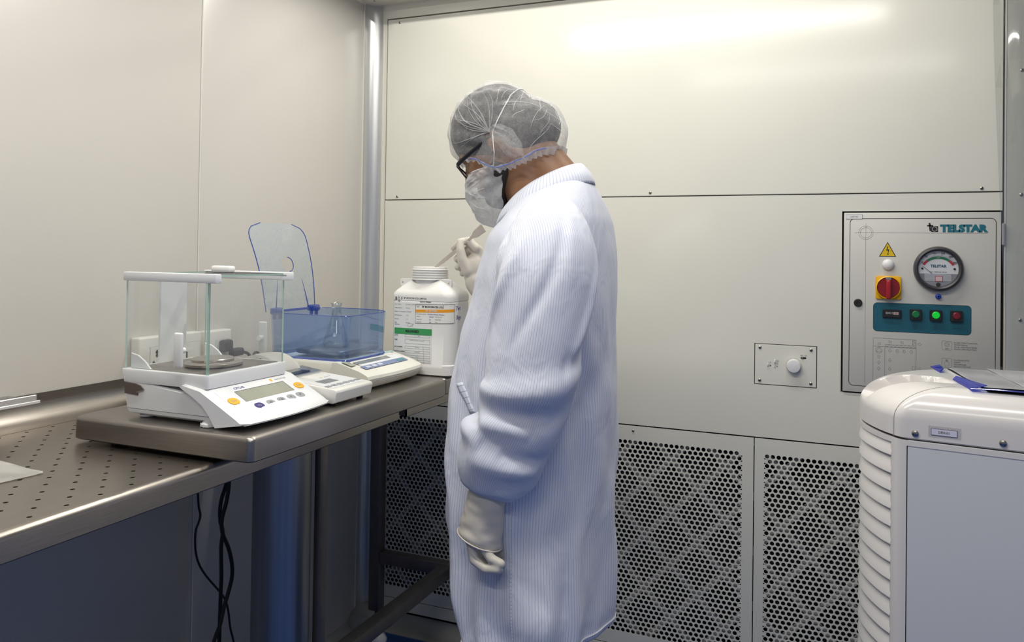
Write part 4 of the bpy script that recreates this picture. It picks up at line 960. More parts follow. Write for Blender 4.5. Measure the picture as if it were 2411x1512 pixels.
part('panel_screw', M_screw, hood_o, lambda b: lathe(b, [(.0062, 0), (.0056, .0028), (.0030, .0042), (0, .0045)], 18, frame((.1560, 0, HB+.0130), (1, 0, 0), (0, 0, 1))))
asset = part('asset_label', mat('label_violet', (.14, .09, .22), .5), hood_o, lambda b: bx(b, .0440, .0860, -.0012, .001, HB+.0135, HB+.0255), smooth=False)
part('label_face', mat('label_lilac', (.66, .66, .78), .5), asset, lambda b: bx(b, .0448, .0852, -.0016, -.0010, HB+.0142, HB+.0248), smooth=False)
text('DEH-01', .0058, M_ink, asset, frame((.0650, -.0018, HB+.0195), (1, 0, 0), (0, 0, 1)), ext=.0001, bold=.0001)
part('label_film', clear('label_film', (.96, .96, .96), .05, .2, .1), asset, lambda b: bx(b, .0395, .0920, -.0010, -.0004, HB+.0095, HB+.0300), smooth=False)
# louvres
def slat(b):
    prof = [(.0130, .0330), (.0075, .0325), (.0045, .0290), (-.0008, .0060), (-.0012, .0035), (.0002, .0018), (.0040, .0014), (.0130, .0050)]
    N = 22; R = []
    for k in range(N+1):
        t = k/N; x = -.0235-.079*math.sin(PI*t)**.85; y = .018+(DW-.036)*t
        t2 = min(1, t+.01); t1 = max(0, t-.01)
        dx = -.079*(math.sin(PI*t2)**.85-math.sin(PI*t1)**.85); dy = (DW-.036)*(t2-t1)
        nn = Vector((dy, -dx)).normalized()
        R.append([b.verts.new((x+nn.x*d, y+nn.y*d, z)) for d, z in prof])
    m = len(prof)
    for a, c in zip(R, R[1:]):
        for i in range(m): b.faces.new((a[i], a[(i+1) % m], c[(i+1) % m], c[i]))
    b.faces.new(R[0]); b.faces.new(R[-1][::-1])
s0 = None
for k in range(28):
    z = HB-.040-k*.0335
    if s0 is None:
        s0 = part('louvre_slat', M_deh, dh, slat, ang=40); s0.location.z = z
    else:
        c = s0.copy(); COL.objects.link(c); c.parent = dh; c.location.z = z
part('front_header', M_deh, dh, lambda b: stack(b, [(.0, HB-.012), (.0, HB-.0022)]), ang=40)
for x in (.06, .50):
    for y in (.06, .34): part('castor', M_dark, dh, lambda b: lathe(b, [(.022, -.01), (.022, .01)], 24, Matrix.Translation((x, y, .022)) @ Matrix.Rotation(PI/2, 4, 'X')))
part('base_tray', M_deh, dh, lambda b: stack(b, [(.012, .036), (.004, .044), (.004, .052)]))

# plastic document wallet on top of the dehumidifier
wl_ = thing('document_wallet', 'clear plastic document wallet with blue edges and papers on top of the dehumidifier', 'folder', HO+Vector((0, 0, HT)), HA)
Fm = clear('wallet_film', (.985, .988, .995), .02, .07, .08, .03, (.8, .83, .92), .3)
M_bedge = clear('blue_wallet_edge', (.35, .42, .90), .06, .3, .1, .45, (.05, .07, .60), .3)
def Lw(w): v = Vector(w)-Vector(HO.to_2d()); c, s = math.cos(-HA), math.sin(-HA); return (v.x*c-v.y*s, v.x*s+v.y*c)
P0, P1, P2, P3 = (.020, .335), (.105, .040), (.560, .045), (.540, .372)
def bil(u, v, z):
    a = Vector(P1).lerp(Vector(P2), u); c = Vector(P0).lerp(Vector(P3), u); p = a.lerp(c, v); return (p.x, p.y, z)
def wz(u, v): return .005+.0035*math.sin(u*9+v*4)*math.sin(v*7+1)+.010*math.sin(PI*u)*math.sin(PI*v)*.3
def film(b, dz):
    grid(b, lambda u, v: bil(u, v, dz*wz(u, v)+.0012), 26, 20)
M_paper2 = mat('glossy_paper', (.88, .88, .90), .30, var=.02, vscale=40, coat=.4)
part('back_sheet', mat('wallet_back_blue', (.05, .07, .42), .35), wl_, lambda b: (grid(b, lambda u, v: bil(.06+.94*u, v, .0008), 4, 4), bmesh.ops.solidify(b, geom=b.faces[:], thickness=.0006)), ang=60)
part('paper_sheet', M_paper2, wl_, lambda b: (grid(b, lambda u, v: bil(.055+.93*u, .05+.90*v, .0030+.45*wz(u, v)), 20, 16), bmesh.ops.solidify(b, geom=b.faces[:], thickness=.0006)), ang=60)
part('paper_sheet', M_paper2, wl_, lambda b: (grid(b, lambda u, v: bil(.20+.80*u, .10+.88*v-.03*u, .0052+.6*wz(u, v)), 16, 12), bmesh.ops.solidify(b, geom=b.faces[:], thickness=.0006)), ang=60)
part('cover_film', Fm, wl_, lambda b: grid(b, lambda u, v: bil(u, v, .0072+.9*wz(u, v)), 26, 20), ang=60)
part('edge_strip', M_bedge, wl_, lambda b: prism(b, [bil(0, .0, .001), bil(0, .40, .001), bil(.012, .40, .008), bil(.060, .015, .010)], (0, 0, .0012)), smooth=False)
part('edge_strip', M_bedge, wl_, lambda b: prism(b, [bil(0, .72, .001), bil(0, 1, .001), bil(.035, 1, .007), bil(.016, .74, .008)], (0, 0, .0012)), smooth=False)
part('front_edge', M_bedge, wl_, lambda b: tube(b, [bil(k/12, 0, .003+.002*math.sin(k)) for k in range(13)], .0025, 8, squash=.6))
part('red_seal_line', mat('seal_line_red', (.45, .03, .06), .5), wl_, lambda b: tube(b, [bil(.42+.5*k/10, 1-.30*(k/10)**1.4, .016+.004*math.sin(k*.7)) for k in range(11)], .0009, 6))

# ------------------------------------------------------------------ clear strip curtain at the right
M_pvc = clear('clear_pvc', (.95, .96, .95), .10, .8, .04, .05, (.8, .82, .8), .5)
for i, (x0, x1, y0, lab) in enumerate(((.372, .58, 2.38, 'clear plastic curtain strip nearest the back wall'), (.455, .70, 2.20, 'clear plastic curtain strip hanging further from the back wall'))):
    cs = thingw('curtain_strip', lab, 'curtain', ((x0+x1)/2, y0, .05), group='clear strip curtain')
    def strip_fn(b, x0=x0, x1=x1, y0=y0, i=i):
        def fn(u, v):
            z = .05+(CZ-.01-.05)*v
            x = x0+(x1-x0)*u; sw = .030*(1-v*.6)
            return (x-.035*(v-.5)*(1-u)+.012*math.sin(5*v+i), y0+.028*math.sin(u*PI*1.6+1.2*i+1.1*v)+.02*math.sin(3*v+2*i)*u, z)
        grid(b, fn, 14, 30); bmesh.ops.solidify(b, geom=b.faces[:], thickness=.002)
    part('pvc_strip', M_pvc, cs, strip_fn, ang=60)
    part('hanger_plate', M_alu, cs, lambda b: bx(b, x0-.02, x1+.02, y0-.012, y0+.012, CZ-.02, CZ, .002, 1))

# ------------------------------------------------------------------ sockets and plugs on the left wall
M_sock = mat('socket_white', (.76, .74, .70), .35, var=.01)
for y0, y1, z0, z1, lab, kind in ((1.450, 1.545, 1.040, 1.121, 'white wall socket box with a three-pin outlet behind the glass balance', 0), (1.572, 1.655, 1.040, 1.121, 'white wall socket box left of the wall joint, partly hidden by the balance', 2), (1.674, 1.768, 1.036, 1.118, 'white wall socket box with a black plug, right of the wall joint', 1)):
    sk = thingw('wall_socket', lab, 'socket', (WX, (y0+y1)/2, z0), group='sockets above the bench')
    bxs = part('socket_box', M_sock, sk, lambda b: bx(b, WX, WX+.030, y0, y1, z0, z1, .005, 3))
    yc, zc = (y0+y1)/2+.008, (z0+z1)/2-.012
    fp = part('socket_insert', M_sock, sk, lambda b: bx(b, WX+.0295, WX+.0312, yc-.022, yc+.026, zc-.024, zc+.026, .0006, 1))
    part('insert_gap', M_greyink, fp, lambda b: [bx(b, WX+.0295, WX+.0304, *q) for q in ((yc-.0232, yc-.0224, zc-.025, zc+.027), (yc+.0264, yc+.0272, zc-.025, zc+.027), (yc-.0232, yc+.0272, zc+.0264, zc+.0272))], smooth=False)
    if kind == 0:
        for dy, dz, r in ((-.002, .013, .0045), (-.002, .005, .0038), (-.0115, -.014, .0048), (.0080, -.014, .0048)):
            part('pin_hole', M_dark, fp, lambda b: (lathe(b, [(r, 0), (r, .0004)], 14, Matrix.Translation((WX+.0312, yc+dy, zc+dz)) @ Matrix.Rotation(PI/2, 4, 'Y')), bx(b, WX+.0312, WX+.0316, yc+dy-.0018, yc+dy+.0018, zc+dz-r*1.35, zc+dz+r*1.35)))
    if kind == 2:
        part('rocker_switch', M_dark, fp, lambda b: bx(b, WX+.031, WX+.034, yc-.026, yc-.020, zc-.012, zc+.004))
pg = thingw('power_plug', 'black angled power plug with cable in the socket behind the analytical balance', 'plug', (WX+.03, 1.735, 1.07))
part('plug_body', M_dark, pg, lambda b: (bx(b, WX+.0313, WX+.056, 1.712, 1.750, 1.058, 1.092, .009, 3), bx(b, WX+.040, WX+.062, 1.742, 1.785, 1.044, 1.066, .006, 3)))
part('plug_cable', M_dark, pg, lambda b: tube(b, spline([(WX+.055, 1.780, 1.055), (WX+.062, 1.800, 1.045), (WX+.060, 1.812, 1.020), (WX+.058, 1.806, .992), (WX+.06, 1.80, .975)], 6), .0042, 10))
lc = thingw('power_cable', 'looped grey power cable standing against the splashback behind the balance', 'cable', (WX+.05, 1.84, .97))
part('cable_loop', mat('grey_cable', (.06, .06, .062), .5), lc, lambda b: tube(b, spline([(WX+.055, 1.818, .972), (WX+.052, 1.822, 1.010), (WX+.050, 1.838, 1.042), (WX+.048, 1.858, 1.040), (WX+.048, 1.872, 1.010), (WX+.050, 1.876, .972)], 7), .0038, 10))
part('cable_loop', mat('grey_cable_light', (.16, .16, .165), .5), lc, lambda b: tube(b, spline([(WX+.066, 1.826, .972), (WX+.064, 1.832, 1.006), (WX+.062, 1.846, 1.030), (WX+.060, 1.862, 1.026), (WX+.060, 1.872, .990), (WX+.062, 1.874, .972)], 7), .0034, 10))

# ------------------------------------------------------------------ cables below the bench
cab_pts = {
 'thin black cable hanging under the bench with a kink, left of the thick pair': ([(1.430, BT-.013), (1.434, .77), (1.444, .721), (1.435, .685), (1.440, .63), (1.461, .583), (1.518, .511), (1.540, .472), (1.556, .414), (1.568, .376), (1.60, .25), (1.62, .10), (1.66, .006)], .0026, -1.420),
 'thick black cable hanging straight under the bench beside the pedestal': ([(1.538, BT-.013), (1.531, .80), (1.510, .735), (1.514, .690), (1.524, .660), (1.515, .624), (1.514, .56), (1.516, .512), (1.519, .397), (1.520, .2), (1.53, .05), (1.56, .008)], .0046, -1.376),
 'thick black cable crossing over its neighbour under the bench': ([(1.530, BT-.013), (1.534, .79), (1.530, .735), (1.520, .690), (1.524, .655), (1.540, .615), (1.549, .575), (1.553, .539), (1.545, .500), (1.533, .475), (1.515, .44), (1.493, .409), (1.45, .30), (1.40, .12), (1.36, .008)], .0046, -1.340)}
for lab, (pts, r, x) in cab_pts.items():
    cb = thingw('hanging_cable', lab, 'cable', (x, pts[-1][0], 0), group='cables under the bench')
    part('cable_run', M_dark, cb, lambda b: tube(b, spline([(x+.004*math.sin(i*1.3), y*x/-1.38, 1.345+(z-1.345)*x/-1.38 if 0 < i and z > .1 else z) for i, (y, z) in enumerate(pts)], 6), r, 8))

# ------------------------------------------------------------------ white cloth and clear tray at the left
ctw = thingw('cleaning_cloth', 'white folded cloth lying on the perforated bench at the left edge', 'cloth', (-1.33, .88, BT))
def cloth(b):
    tip = Vector((-1.232, .950)); c0 = Vector((-1.268, .80)); c1 = Vector((-1.50, .90))
    def fn(u, v):
        # u from tip to the far end, v across
        w = (u**.62)
        a = Vector((-1.236, .938)).lerp(Vector((-1.285, .58)), u); c = Vector((-1.250, .948)).lerp(Vector((-1.52, .74)), u)
        p = a.lerp(c, v); h = .052*math.sin(PI*v)**.7*min(1, u*2.6)+.004*noise.noise((u*7, v*6, 2))+.006*math.sin(v*9+u*5)*min(1, u*3)*math.sin(PI*v)
        return (p.x, p.y, BT+.0015+max(0, h))
    grid(b, fn, 34, 22); bmesh.ops.solidify(b, geom=b.faces[:], thickness=.0012)
part('cloth_sheet', mat('cloth_white', (.74, .72, .68), .8, var=.05, vscale=25), ctw, cloth, ang=80)
tr_ = thingw('acrylic_tray', 'clear acrylic tray with bright polished edge resting on the splashback at the left', 'tray', (-1.575, .5, 1.025))
part('tray_plate', clear('grey_acrylic', (.80, .80, .80), .10, .5, .05, .08, (.6, .6, .6)), tr_, lambda b: bx(b, WX+.004, -1.532, .0, 1.140, 1.026, 1.0285), smooth=False)
part('tray_edge', mat('bright_edge', (.80, .80, .80), .18, .6), tr_, lambda b: bx(b, -1.533, -1.527, .0, 1.142, 1.0265, 1.0380, .001, 1))
part('tray_edge', mat('bright_edge_low', (.82, .82, .82), .15, .3), tr_, lambda b: bx(b, -1.529, -1.524, .0, 1.148, 1.020, 1.0262, .001, 1))
# ------------------------------------------------------------------ person
def capsule(b, p, q, r1, r2=None, n=18, k=6):
    p, q = Vector(p), Vector(q); r2 = r1 if r2 is None else r2; L = (q-p).length
    z = (q-p).normalized() if L > 1e-6 else Vector((0, 0, 1))
    x = z.orthogonal().normalized(); y = z.cross(x); M = Matrix((x, y, z)).transposed().to_4x4(); M.translation = p
    pr = [(r1*math.cos(a), r1*math.sin(a)) for a in [-PI/2+PI/2*i/k for i in range(k+1)]]+[(r2*math.cos(a), L+r2*math.sin(a)) for a in [PI/2*i/k for i in range(k+1)]]
    pr[0] = (0, -r1); pr[-1] = (0, L+r2); lathe(b, pr, n, M)
def ellip(b, c, r, M=None, n=24, k=14):
    T = Matrix.Translation(c) @ Matrix.Diagonal((r[0], r[1], r[2], 1))
    lathe(b, [(math.cos(a), math.sin(a)) if 0 < i < k else (0, math.sin(a)) for i, a in enumerate([-PI/2+PI*i/k for i in range(k+1)])], n, (M @ T) if M else T)
def organic(name, b, vox, m, parent=None, smooth=6, fac=.5):
    o = obj(name, b, m, parent)
    r = o.modifiers.new('r', 'REMESH'); r.mode = 'VOXEL'; r.voxel_size = vox; r.use_smooth_shade = True
    s = o.modifiers.new('s', 'SMOOTH'); s.iterations = smooth; s.factor = fac
    bpy.context.view_layer.update()
    me = bpy.data.meshes.new_from_object(o.evaluated_get(bpy.context.evaluated_depsgraph_get()))
    o.modifiers.clear(); old = o.data; o.data = me; me.name = name; bpy.data.meshes.remove(old)
    me.polygons.foreach_set('use_smooth', [True]*len(me.polygons)); return o
M_skin = mat('brown_skin', (.235, .115, .058), .5, var=.10, vscale=30, sss=.15)
M_hair = mat('black_hair', (.012, .010, .010), .55, bump=.5, bscale=120)
M_trous = mat('dark_trousers', (.03, .035, .06), .8, bump=.2)
M_shoe = mat('white_shoe_cover', (.6, .62, .66), .7, bump=.2)
M_glove = mat('latex_glove', (.66, .615, .545), .48, var=.03, vscale=20, bump=.12, bscale=45, sss=0)
PC = 1.69
H0 = Vector((-.765, PC, 1.622)); BOW = D(32)
HM = Matrix((( -math.cos(BOW), 0, -math.sin(BOW)), (0, -1, 0), (-math.sin(BOW), 0, math.cos(BOW)))).to_4x4(); HM.translation = H0   # columns: forward, left, up
def hd(f, l, u): return HM @ Vector((f, l, u))
bd = BM()
ellip(bd, (-.005, 0, 0), (.098, .076, .087), HM); ellip(bd, (.034, 0, -.062), (.058, .062, .080), HM)
capsule(bd, hd(.052, .012, -.128), hd(.052, -.012, -.128), .031); capsule(bd, hd(.0, .046, -.098), hd(.048, .018, -.128), .026, .028); capsule(bd, hd(.0, -.046, -.098), hd(.048, -.018, -.128), .026, .028)
capsule(bd, hd(.088, 0, -.036), hd(.108, 0, -.078), .008, .013); ellip(bd, (.098, 0, -.080), (.014, .018, .010), HM)
for s in (1, -1):
    ellip(bd, (.074, s*.030, -.028), (.018, .026, .009), HM); ellip(bd, (.058, s*.040, -.080), (.026, .022, .026), HM)
    ellip(bd, (-.020, s*.078, -.055), (.020, .010, .032), HM)
ellip(bd, (.086, 0, -.106), (.014, .024, .007), HM); ellip(bd, (.084, 0, -.117), (.013, .022, .007), HM)
capsule(bd, hd(-.035, 0, -.075), (-.635, PC, 1.440), .064, .066); capsule(bd, hd(-.06, 0, -.05), (-.60, PC, 1.50), .050, .058)
# trunk, legs and arms under the coat
capsule(bd, (-.605, PC-.13, 1.352), (-.605, PC+.13, 1.352), .054); ellip(bd, (-.625, PC, 1.25), (.115, .165, .19)); ellip(bd, (-.64, PC, 1.00), (.115, .160, .19))
for s in (-1, 1):
    capsule(bd, (-.635, PC+s*.085, .93), (-.640, PC+s*.085, .50), .080, .055); capsule(bd, (-.640, PC+s*.085, .50), (-.615, PC+s*.085, .10), .055, .040)
    capsule(bd, (-.62, PC+s*.085, .055), (-.76, PC+s*.090, .040), .038, .034)
LA = [(-.575, PC-.165, 1.350), (-.560, 1.462, 1.10), (-.652, 1.462, .875)]
RA = [(-.610, PC+.165, 1.350), (-.680, 1.945, 1.140), (-.898, 1.945, 1.222)]
for A in (LA, RA): capsule(bd, A[0], A[1], .050, .040); capsule(bd, A[1], A[2], .040, .029)
person = organic('person', bd, .0065, M_skin, None, 5)
tag(person, 'person in white striped lab coat, hair cap and mask bending over the jar', 'person')

# eyes behind the glasses
for s in (1, -1):
    e = part('eye', mat('eye_white', (.6, .58, .55), .2), person, lambda b: ellip(b, (.0680, s*.031, -.047), (.012, .013, .010), HM)); part('iris', M_dark, e, lambda b: ellip(b, (.0772, s*.031, -.050), (.004, .006, .006), HM))
hair = BM(); ellip(hair, (-.012, 0, .003), (.1085, .0855, .0970), HM, 40, 24); ellip(hair, (-.074, 0, -.052), (.083, .077, .068), HM, 40, 24)
part_h = organic('hair', hair, .007, M_hair, person, 4)
# sideburn and beard
brd = BM(); capsule(brd, hd(.008, .064, -.085), hd(.012, .056, -.105), .007, .014)
capsule(brd, hd(.010, .050, -.108), hd(.054, .022, -.138), .028, .029); capsule(brd, hd(.010, -.050, -.108), hd(.054, -.022, -.138), .028, .029); capsule(brd, hd(.056, .02, -.142), hd(.056, -.02, -.142), .030)
organic('beard', brd, .005, mat('dark_beard', (.022, .016, .013), .7, bump=.6, bscale=160), person, 4)

# ---- coat cloth
def stripe_mat():
    m = bpy.data.materials.new('striped_coat_cloth'); m.use_nodes = True; nt = m.node_tree; L = nt.links; b = nt.nodes['Principled BSDF']
    uv = nt.nodes.new('ShaderNodeUVMap'); sp = nt.nodes.new('ShaderNodeSeparateXYZ'); L.new(uv.outputs[0], sp.inputs[0])
    fr = nt.nodes.new('ShaderNodeMath'); fr.operation = 'FRACT'; L.new(sp.outputs[0], fr.inputs[0])
    s = nt.nodes.new('ShaderNodeMath'); s.operation = 'SUBTRACT'; s.inputs[1].default_value = .5; L.new(fr.outputs[0], s.inputs[0])
    a = nt.nodes.new('ShaderNodeMath'); a.operation = 'ABSOLUTE'; L.new(s.outputs[0], a.inputs[0])
    mr = nt.nodes.new('ShaderNodeMapRange'); mr.interpolation_type = 'SMOOTHSTEP'; mr.inputs[1].default_value = .04; mr.inputs[2].default_value = .105; mr.inputs[3].default_value = .62; mr.inputs[4].default_value = 0; L.new(a.outputs[0], mr.inputs[0])
    mx = nt.nodes.new('ShaderNodeMix'); mx.data_type = 'RGBA'; mx.inputs['A'].default_value = (.74, .77, .88, 1); mx.inputs['B'].default_value = (.25, .28, .40, 1)
    L.new(mr.outputs[0], mx.inputs['Factor']); L.new(mx.outputs['Result'], b.inputs['Base Color'])
    b.inputs['Roughness'].default_value = .62; b.inputs['Sheen Weight'].default_value = .15; b.inputs['Specular IOR Level'].default_value = .35
    tc = nt.nodes.new('ShaderNodeTexCoord'); mp = nt.nodes.new('ShaderNodeMapping'); mp.inputs['Scale'].default_value = (9, 9, 5); L.new(tc.outputs['Object'], mp.inputs[0])
    n = nt.nodes.new('ShaderNodeTexNoise'); n.inputs['Scale'].default_value = 1.6; n.inputs['Detail'].default_value = 3; n.inputs['Distortion'].default_value = .6; L.new(mp.outputs[0], n.inputs['Vector'])
    bp = nt.nodes.new('ShaderNodeBump'); bp.inputs['Strength'].default_value = .35; bp.inputs['Distance'].default_value = .02; L.new(n.outputs['Fac'], bp.inputs['Height']); L.new(bp.outputs[0], b.inputs['Normal'])
    return m
M_coat = stripe_mat()
def uvgrid(name, fn, nu, nv, m, parent, N=1, V=1, thick=.0018, ang=80):
    v, f, uvs = [], [], []
    for j in range(nv+1):
        for i in range(nu+1): v.append(tuple(fn(i/nu, j/nv)))
    for j in range(nv):
        for i in range(nu):
            k = j*(nu+1)+i; f.append((k, k+1, k+nu+2, k+nu+1)); uvs += [(i/nu*N, j/nv*V), ((i+1)/nu*N, j/nv*V), ((i+1)/nu*N, (j+1)/nv*V), (i/nu*N, (j+1)/nv*V)]
    me = bpy.data.meshes.new(name); me.from_pydata(v, [], f); ul = me.uv_layers.new(name='UVMap')
    for k, c in enumerate(uvs): ul.data[k].uv = c
    me.polygons.foreach_set('use_smooth', [True]*len(me.polygons)); me.materials.append(m); me.update()
    o = bpy.data.objects.new(name, me); COL.objects.link(o); adopt(o, parent)
    if thick: s = o.modifiers.new('thickness', 'SOLIDIFY'); s.thickness = thick; s.offset = -1
    return o
def lerp_rows(rows, z):
    """smooth (Catmull-Rom) interpolation of rows keyed by their first value"""
    for k in range(len(rows)-1):
        if z <= rows[k+1][0] or k == len(rows)-2:
            p0, p1, p2, p3 = rows[max(0, k-1)], rows[k], rows[k+1], rows[min(len(rows)-1, k+2)]
            t = min(1, max(0, (z-p1[0])/(p2[0]-p1[0])))
            return [.5*((2*b)+(c-a)*t+(2*a-5*b+4*c-d)*t*t+(3*b-a-3*c+d)*t**3) for a, b, c, d in zip(p0, p1, p2, p3)]
TR = [(.535, -.626, .150, .235), (.58, -.630, .160, .230), (.67, -.638, .172, .225), (.765, -.646, .180, .215), (.86, -.646, .182, .205), (.956, -.646, .182, .197), (1.051, -.646, .180, .192), (1.147, -.638, .170, .190), (1.243, -.622, .155, .193), (1.291, -.617, .148, .196), (1.339, -.610, .138, .198), (1.377, -.606, .129, .196), (1.412, -.598, .114, .182), (1.436, -.602, .104, .158), (1.454, -.609, .097, .128), (1.468, -.617, .092, .104), (1.480, -.627, .085, .087)]
def nz(x, y, z=0): return noise.noise((x, y, z))
def crease(x, y, x0, y0, x1, y1, w, A):
    dx, dy = x1-x0, y1-y0; L = math.hypot(dx, dy); t = ((x-x0)*dx+(y-y0)*dy)/L/L; tc = min(1, max(0, t))
    d = math.hypot(x-x0-tc*dx, y-y0-tc*dy); e = math.sin(PI*min(1, max(0, (tc+.12)/1.24)))
    return A*math.exp(-(d/w)**2)*e
def torso(u, v, off=0):
    z = .535+(1.480-.535)*v; _, cx, a, b = lerp_rows(TR, z)
    ph = -PI/2+2*PI*u          # 0 front, 90 deg = person's left (towards the camera)
    q = sst(1.39, 1.480, z); low = 1-sst(.60, 1.15, z)
    d = off
    d += low*(.0065*math.sin(6*ph+1.0+2.2*(z-.5))+.0045*math.sin(11*ph-3*z)+.003*math.sin(17*ph+5*z))
    top = 1-.75*sst(1.15, 1.38, z); d += (1-q)*top*(.013*nz(ph*1.9+3, z*4.2+ph*1.1, 1.3)+.006*nz(ph*4.2, z*7-ph*2.2, 7.1))
    P = math.degrees(ph)/100   # degrees/100 and metres for the hand-placed folds
    for c in ((.60, .80, 1.30, .93, .05, .012), (.62, .70, 1.38, .78, .045, -.010), (.70, .62, 1.45, .60, .045, .010), (.35, 1.02, .55, .80, .03, .008), (1.35, 1.22, 1.75, 1.00, .05, .008), (1.30, .98, 1.70, 1.12, .04, -.007), (.20, .78, .60, .60, .04, .008), (.25, 1.18, .52, 1.04, .03, -.007)):
        d += crease(P, z, *c)
    ca, sa = math.cos(ph), math.sin(ph)
    e = .92
    X = math.copysign(abs(ca)**e, ca); Y = math.copysign(abs(sa)**e, sa)
    return Vector((cx-(a+d)*X, PC-(b+d)*Y, z-q*.040*ca+.012*(1-v)*0))
coat = uvgrid('lab_coat', torso, 200, 150, M_coat, person, 200)
# hem fold and stitched side seam, pocket
part('hem_band', mat('coat_white', (.78, .79, .84), .65), coat, lambda b: tube(b, [torso(k/120, .012, .0014) for k in range(121)], .0016, 6))
def seam_line(u0, v0, u1, v1, n, name='seam_stitch', par=None, off=.0012, r=.0011):
    b = BM()
    for k in range(n):
        t = (k+.15)/n; t2 = (k+.80)/n
        tube(b, [torso(u0+(u1-u0)*t, v0+(v1-v0)*t, off), torso(u0+(u1-u0)*t2, v0+(v1-v0)*t2, off)], r, 5)
    o = obj(name, b, mat('stitch_white', (.80, .82, .88), .7), coat); o['kind'] = 'stuff'; return o
seam_line(.526, .0, .526, .345, 46)
seam_line(.276, .285, .282, .365, 12); seam_line(.262, .262, .290, .245, 6)
uvgrid('pocket_welt', lambda a, c: torso(.400+.046*a+.017*(c-.5), .560-.058*a+.006*(c-.5), .0018), 12, 3, M_coat, coat, 5, thick=.001)
# sleeve
def sleeve_fn(path, flat, N_extra):
    P = [Vector(p[:3]) for p in path]; R = [p[3] for p in path]; n = len(P)
    C = spline(P, 10); RR = [x.x for x in spline([(r, 0, 0) for r in R], 10)]; m = len(C)
    S = [0]
    for i in range(1, m): S.append(S[-1]+(C[i]-C[i-1]).length)
    def at(v):
        s = v*S[-1]; i = 0
        while i < m-2 and S[i+1] < s: i += 1
        t = (s-S[i])/max(1e-9, S[i+1]-S[i]); return C[i].lerp(C[i+1], t), (C[i+1]-C[i]).normalized(), RR[i]+(RR[i+1]-RR[i])*t, s
    def fn(u, v):
        c, t, r, s = at(v)
        ph = PI/2+2*PI*u                      # seam on the far side
        ydir = Vector((0, -1, 0)); e1 = ydir.cross(t).normalized(); e2 = t.cross(e1).normalized()
        d = N_extra(math.degrees((ph+PI) % (2*PI)-PI)/100, s, v)
        # e2 points to the camera side, e1 across
        return c+e1*math.cos(ph+PI/2)*(r+d)+e2*math.sin(ph+PI/2)*(r*flat+d)
    return fn, S[-1]
LS = [(-.604, 1.600, 1.405, .050), (-.590, 1.560, 1.402, .068), (-.566, 1.515, 1.385, .086), (-.549, 1.482, 1.350, .097), (-.543, 1.463, 1.30, .100), (-.546, 1.455, 1.22, .097), (-.556, 1.450, 1.14, .095), (-.568, 1.450, 1.07, .094), (-.595, 1.452, 1.005, .090), (-.622, 1.456, .950, .087), (-.640, 1.460, .912, .083), (-.649, 1.462, .885, .072), (-.652, 1.463, .872, .058), (-.654, 1.463, .866, .044)]
def LD(P, s, v):
    # P: degrees/100 round the sleeve (0 faces the camera, + is forward), s: metres along it
    d = .007*nz(P*1.6+9, s*5+P*1.5, 2)*sst(.05, .15, s)
    for c in LCREASE: d += crease(P, s, *c)
    k = sst(.50, .56, s)*(1-sst(.645, .66, s)); d += k*.004*nz(P*2.0, s*18, 3)
    return d
LCREASE = [(-1.0, .375, .9, .470, .026, .013), (-.8, .430, .6, .500, .020, -.013), (-.3, .480, .8, .525, .020, .010), (.2, .545, 1.1, .560, .020, .016), (.3, .515, 1.1, .520, .014, -.015), (-.7, .555, .3, .580, .022, .010), (-.9, .520, -.1, .545, .016, -.009), (.3, .14, 1.0, .30, .022, -.009), (.05, .15, .75, .33, .022, .009), (-.5, .12, .15, .34, .024, -.007), (-1.1, .16, -.6, .36, .03, .009), (-1.3, .32, -.5, .36, .018, -.010), (.7, .36, 1.4, .42, .022, .011)]
lf, lL = sleeve_fn(LS, .74, LD)
slv = uvgrid('sleeve', lf, 110, 150, M_coat, coat, 124)
RS = [(-.620, 1.780, 1.405, .050), (-.612, 1.830, 1.400, .070), (-.615, 1.880, 1.380, .084), (-.630, 1.915, 1.33, .086), (-.650, 1.935, 1.25, .082), (-.672, 1.943, 1.175, .080), (-.705, 1.946, 1.150, .078), (-.76, 1.946, 1.165, .070), (-.81, 1.946, 1.185, .062), (-.845, 1.946, 1.20, .054), (-.862, 1.946, 1.207, .040)]
rf, rL = sleeve_fn(RS, .80, lambda P, s, v: .007*nz(P*3, s*9, 4)+.004*nz(P*6, s*16, 8))
uvgrid('sleeve', rf, 70, 80, M_coat, coat, 110)
# collar: standing band that folds over
def collar(u, v):
    # v 0 = outer lower edge, .5 = fold at the top, 1 = inner lower edge
    ph = math.radians(-168+336*u)+0; ph = ph+PI      # open at the front
    ca, sa = math.cos(ph), math.sin(ph)
    front = max(0, ca); cx = -.627; top = 1.498-.045*ca-.004*front
    if v <= .5: t = v/.5; r = .106-.027*t+.006*math.sin(PI*t); z = top-(.043+.012*front)*(1-t)
    else: t = (v-.5)/.5; r = .079-.003*t; z = top-.044*t
    k = .004*math.sin(v*PI)
    return Vector((cx-(r+.004)*ca*1.02, PC-(r-.002)*sa, z+.0025*math.sin(u*9)*(1-v)))
uvgrid('collar', collar, 90, 14, M_coat, coat, 84)

# ---- gloves
def pxl(pts, b, r0, r1):
    n = len(pts)-1
    for i in range(n): capsule(b, pts[i], pts[i+1], r0+(r1-r0)*i/n, r0+(r1-r0)*(i+1)/n, 14, 5)
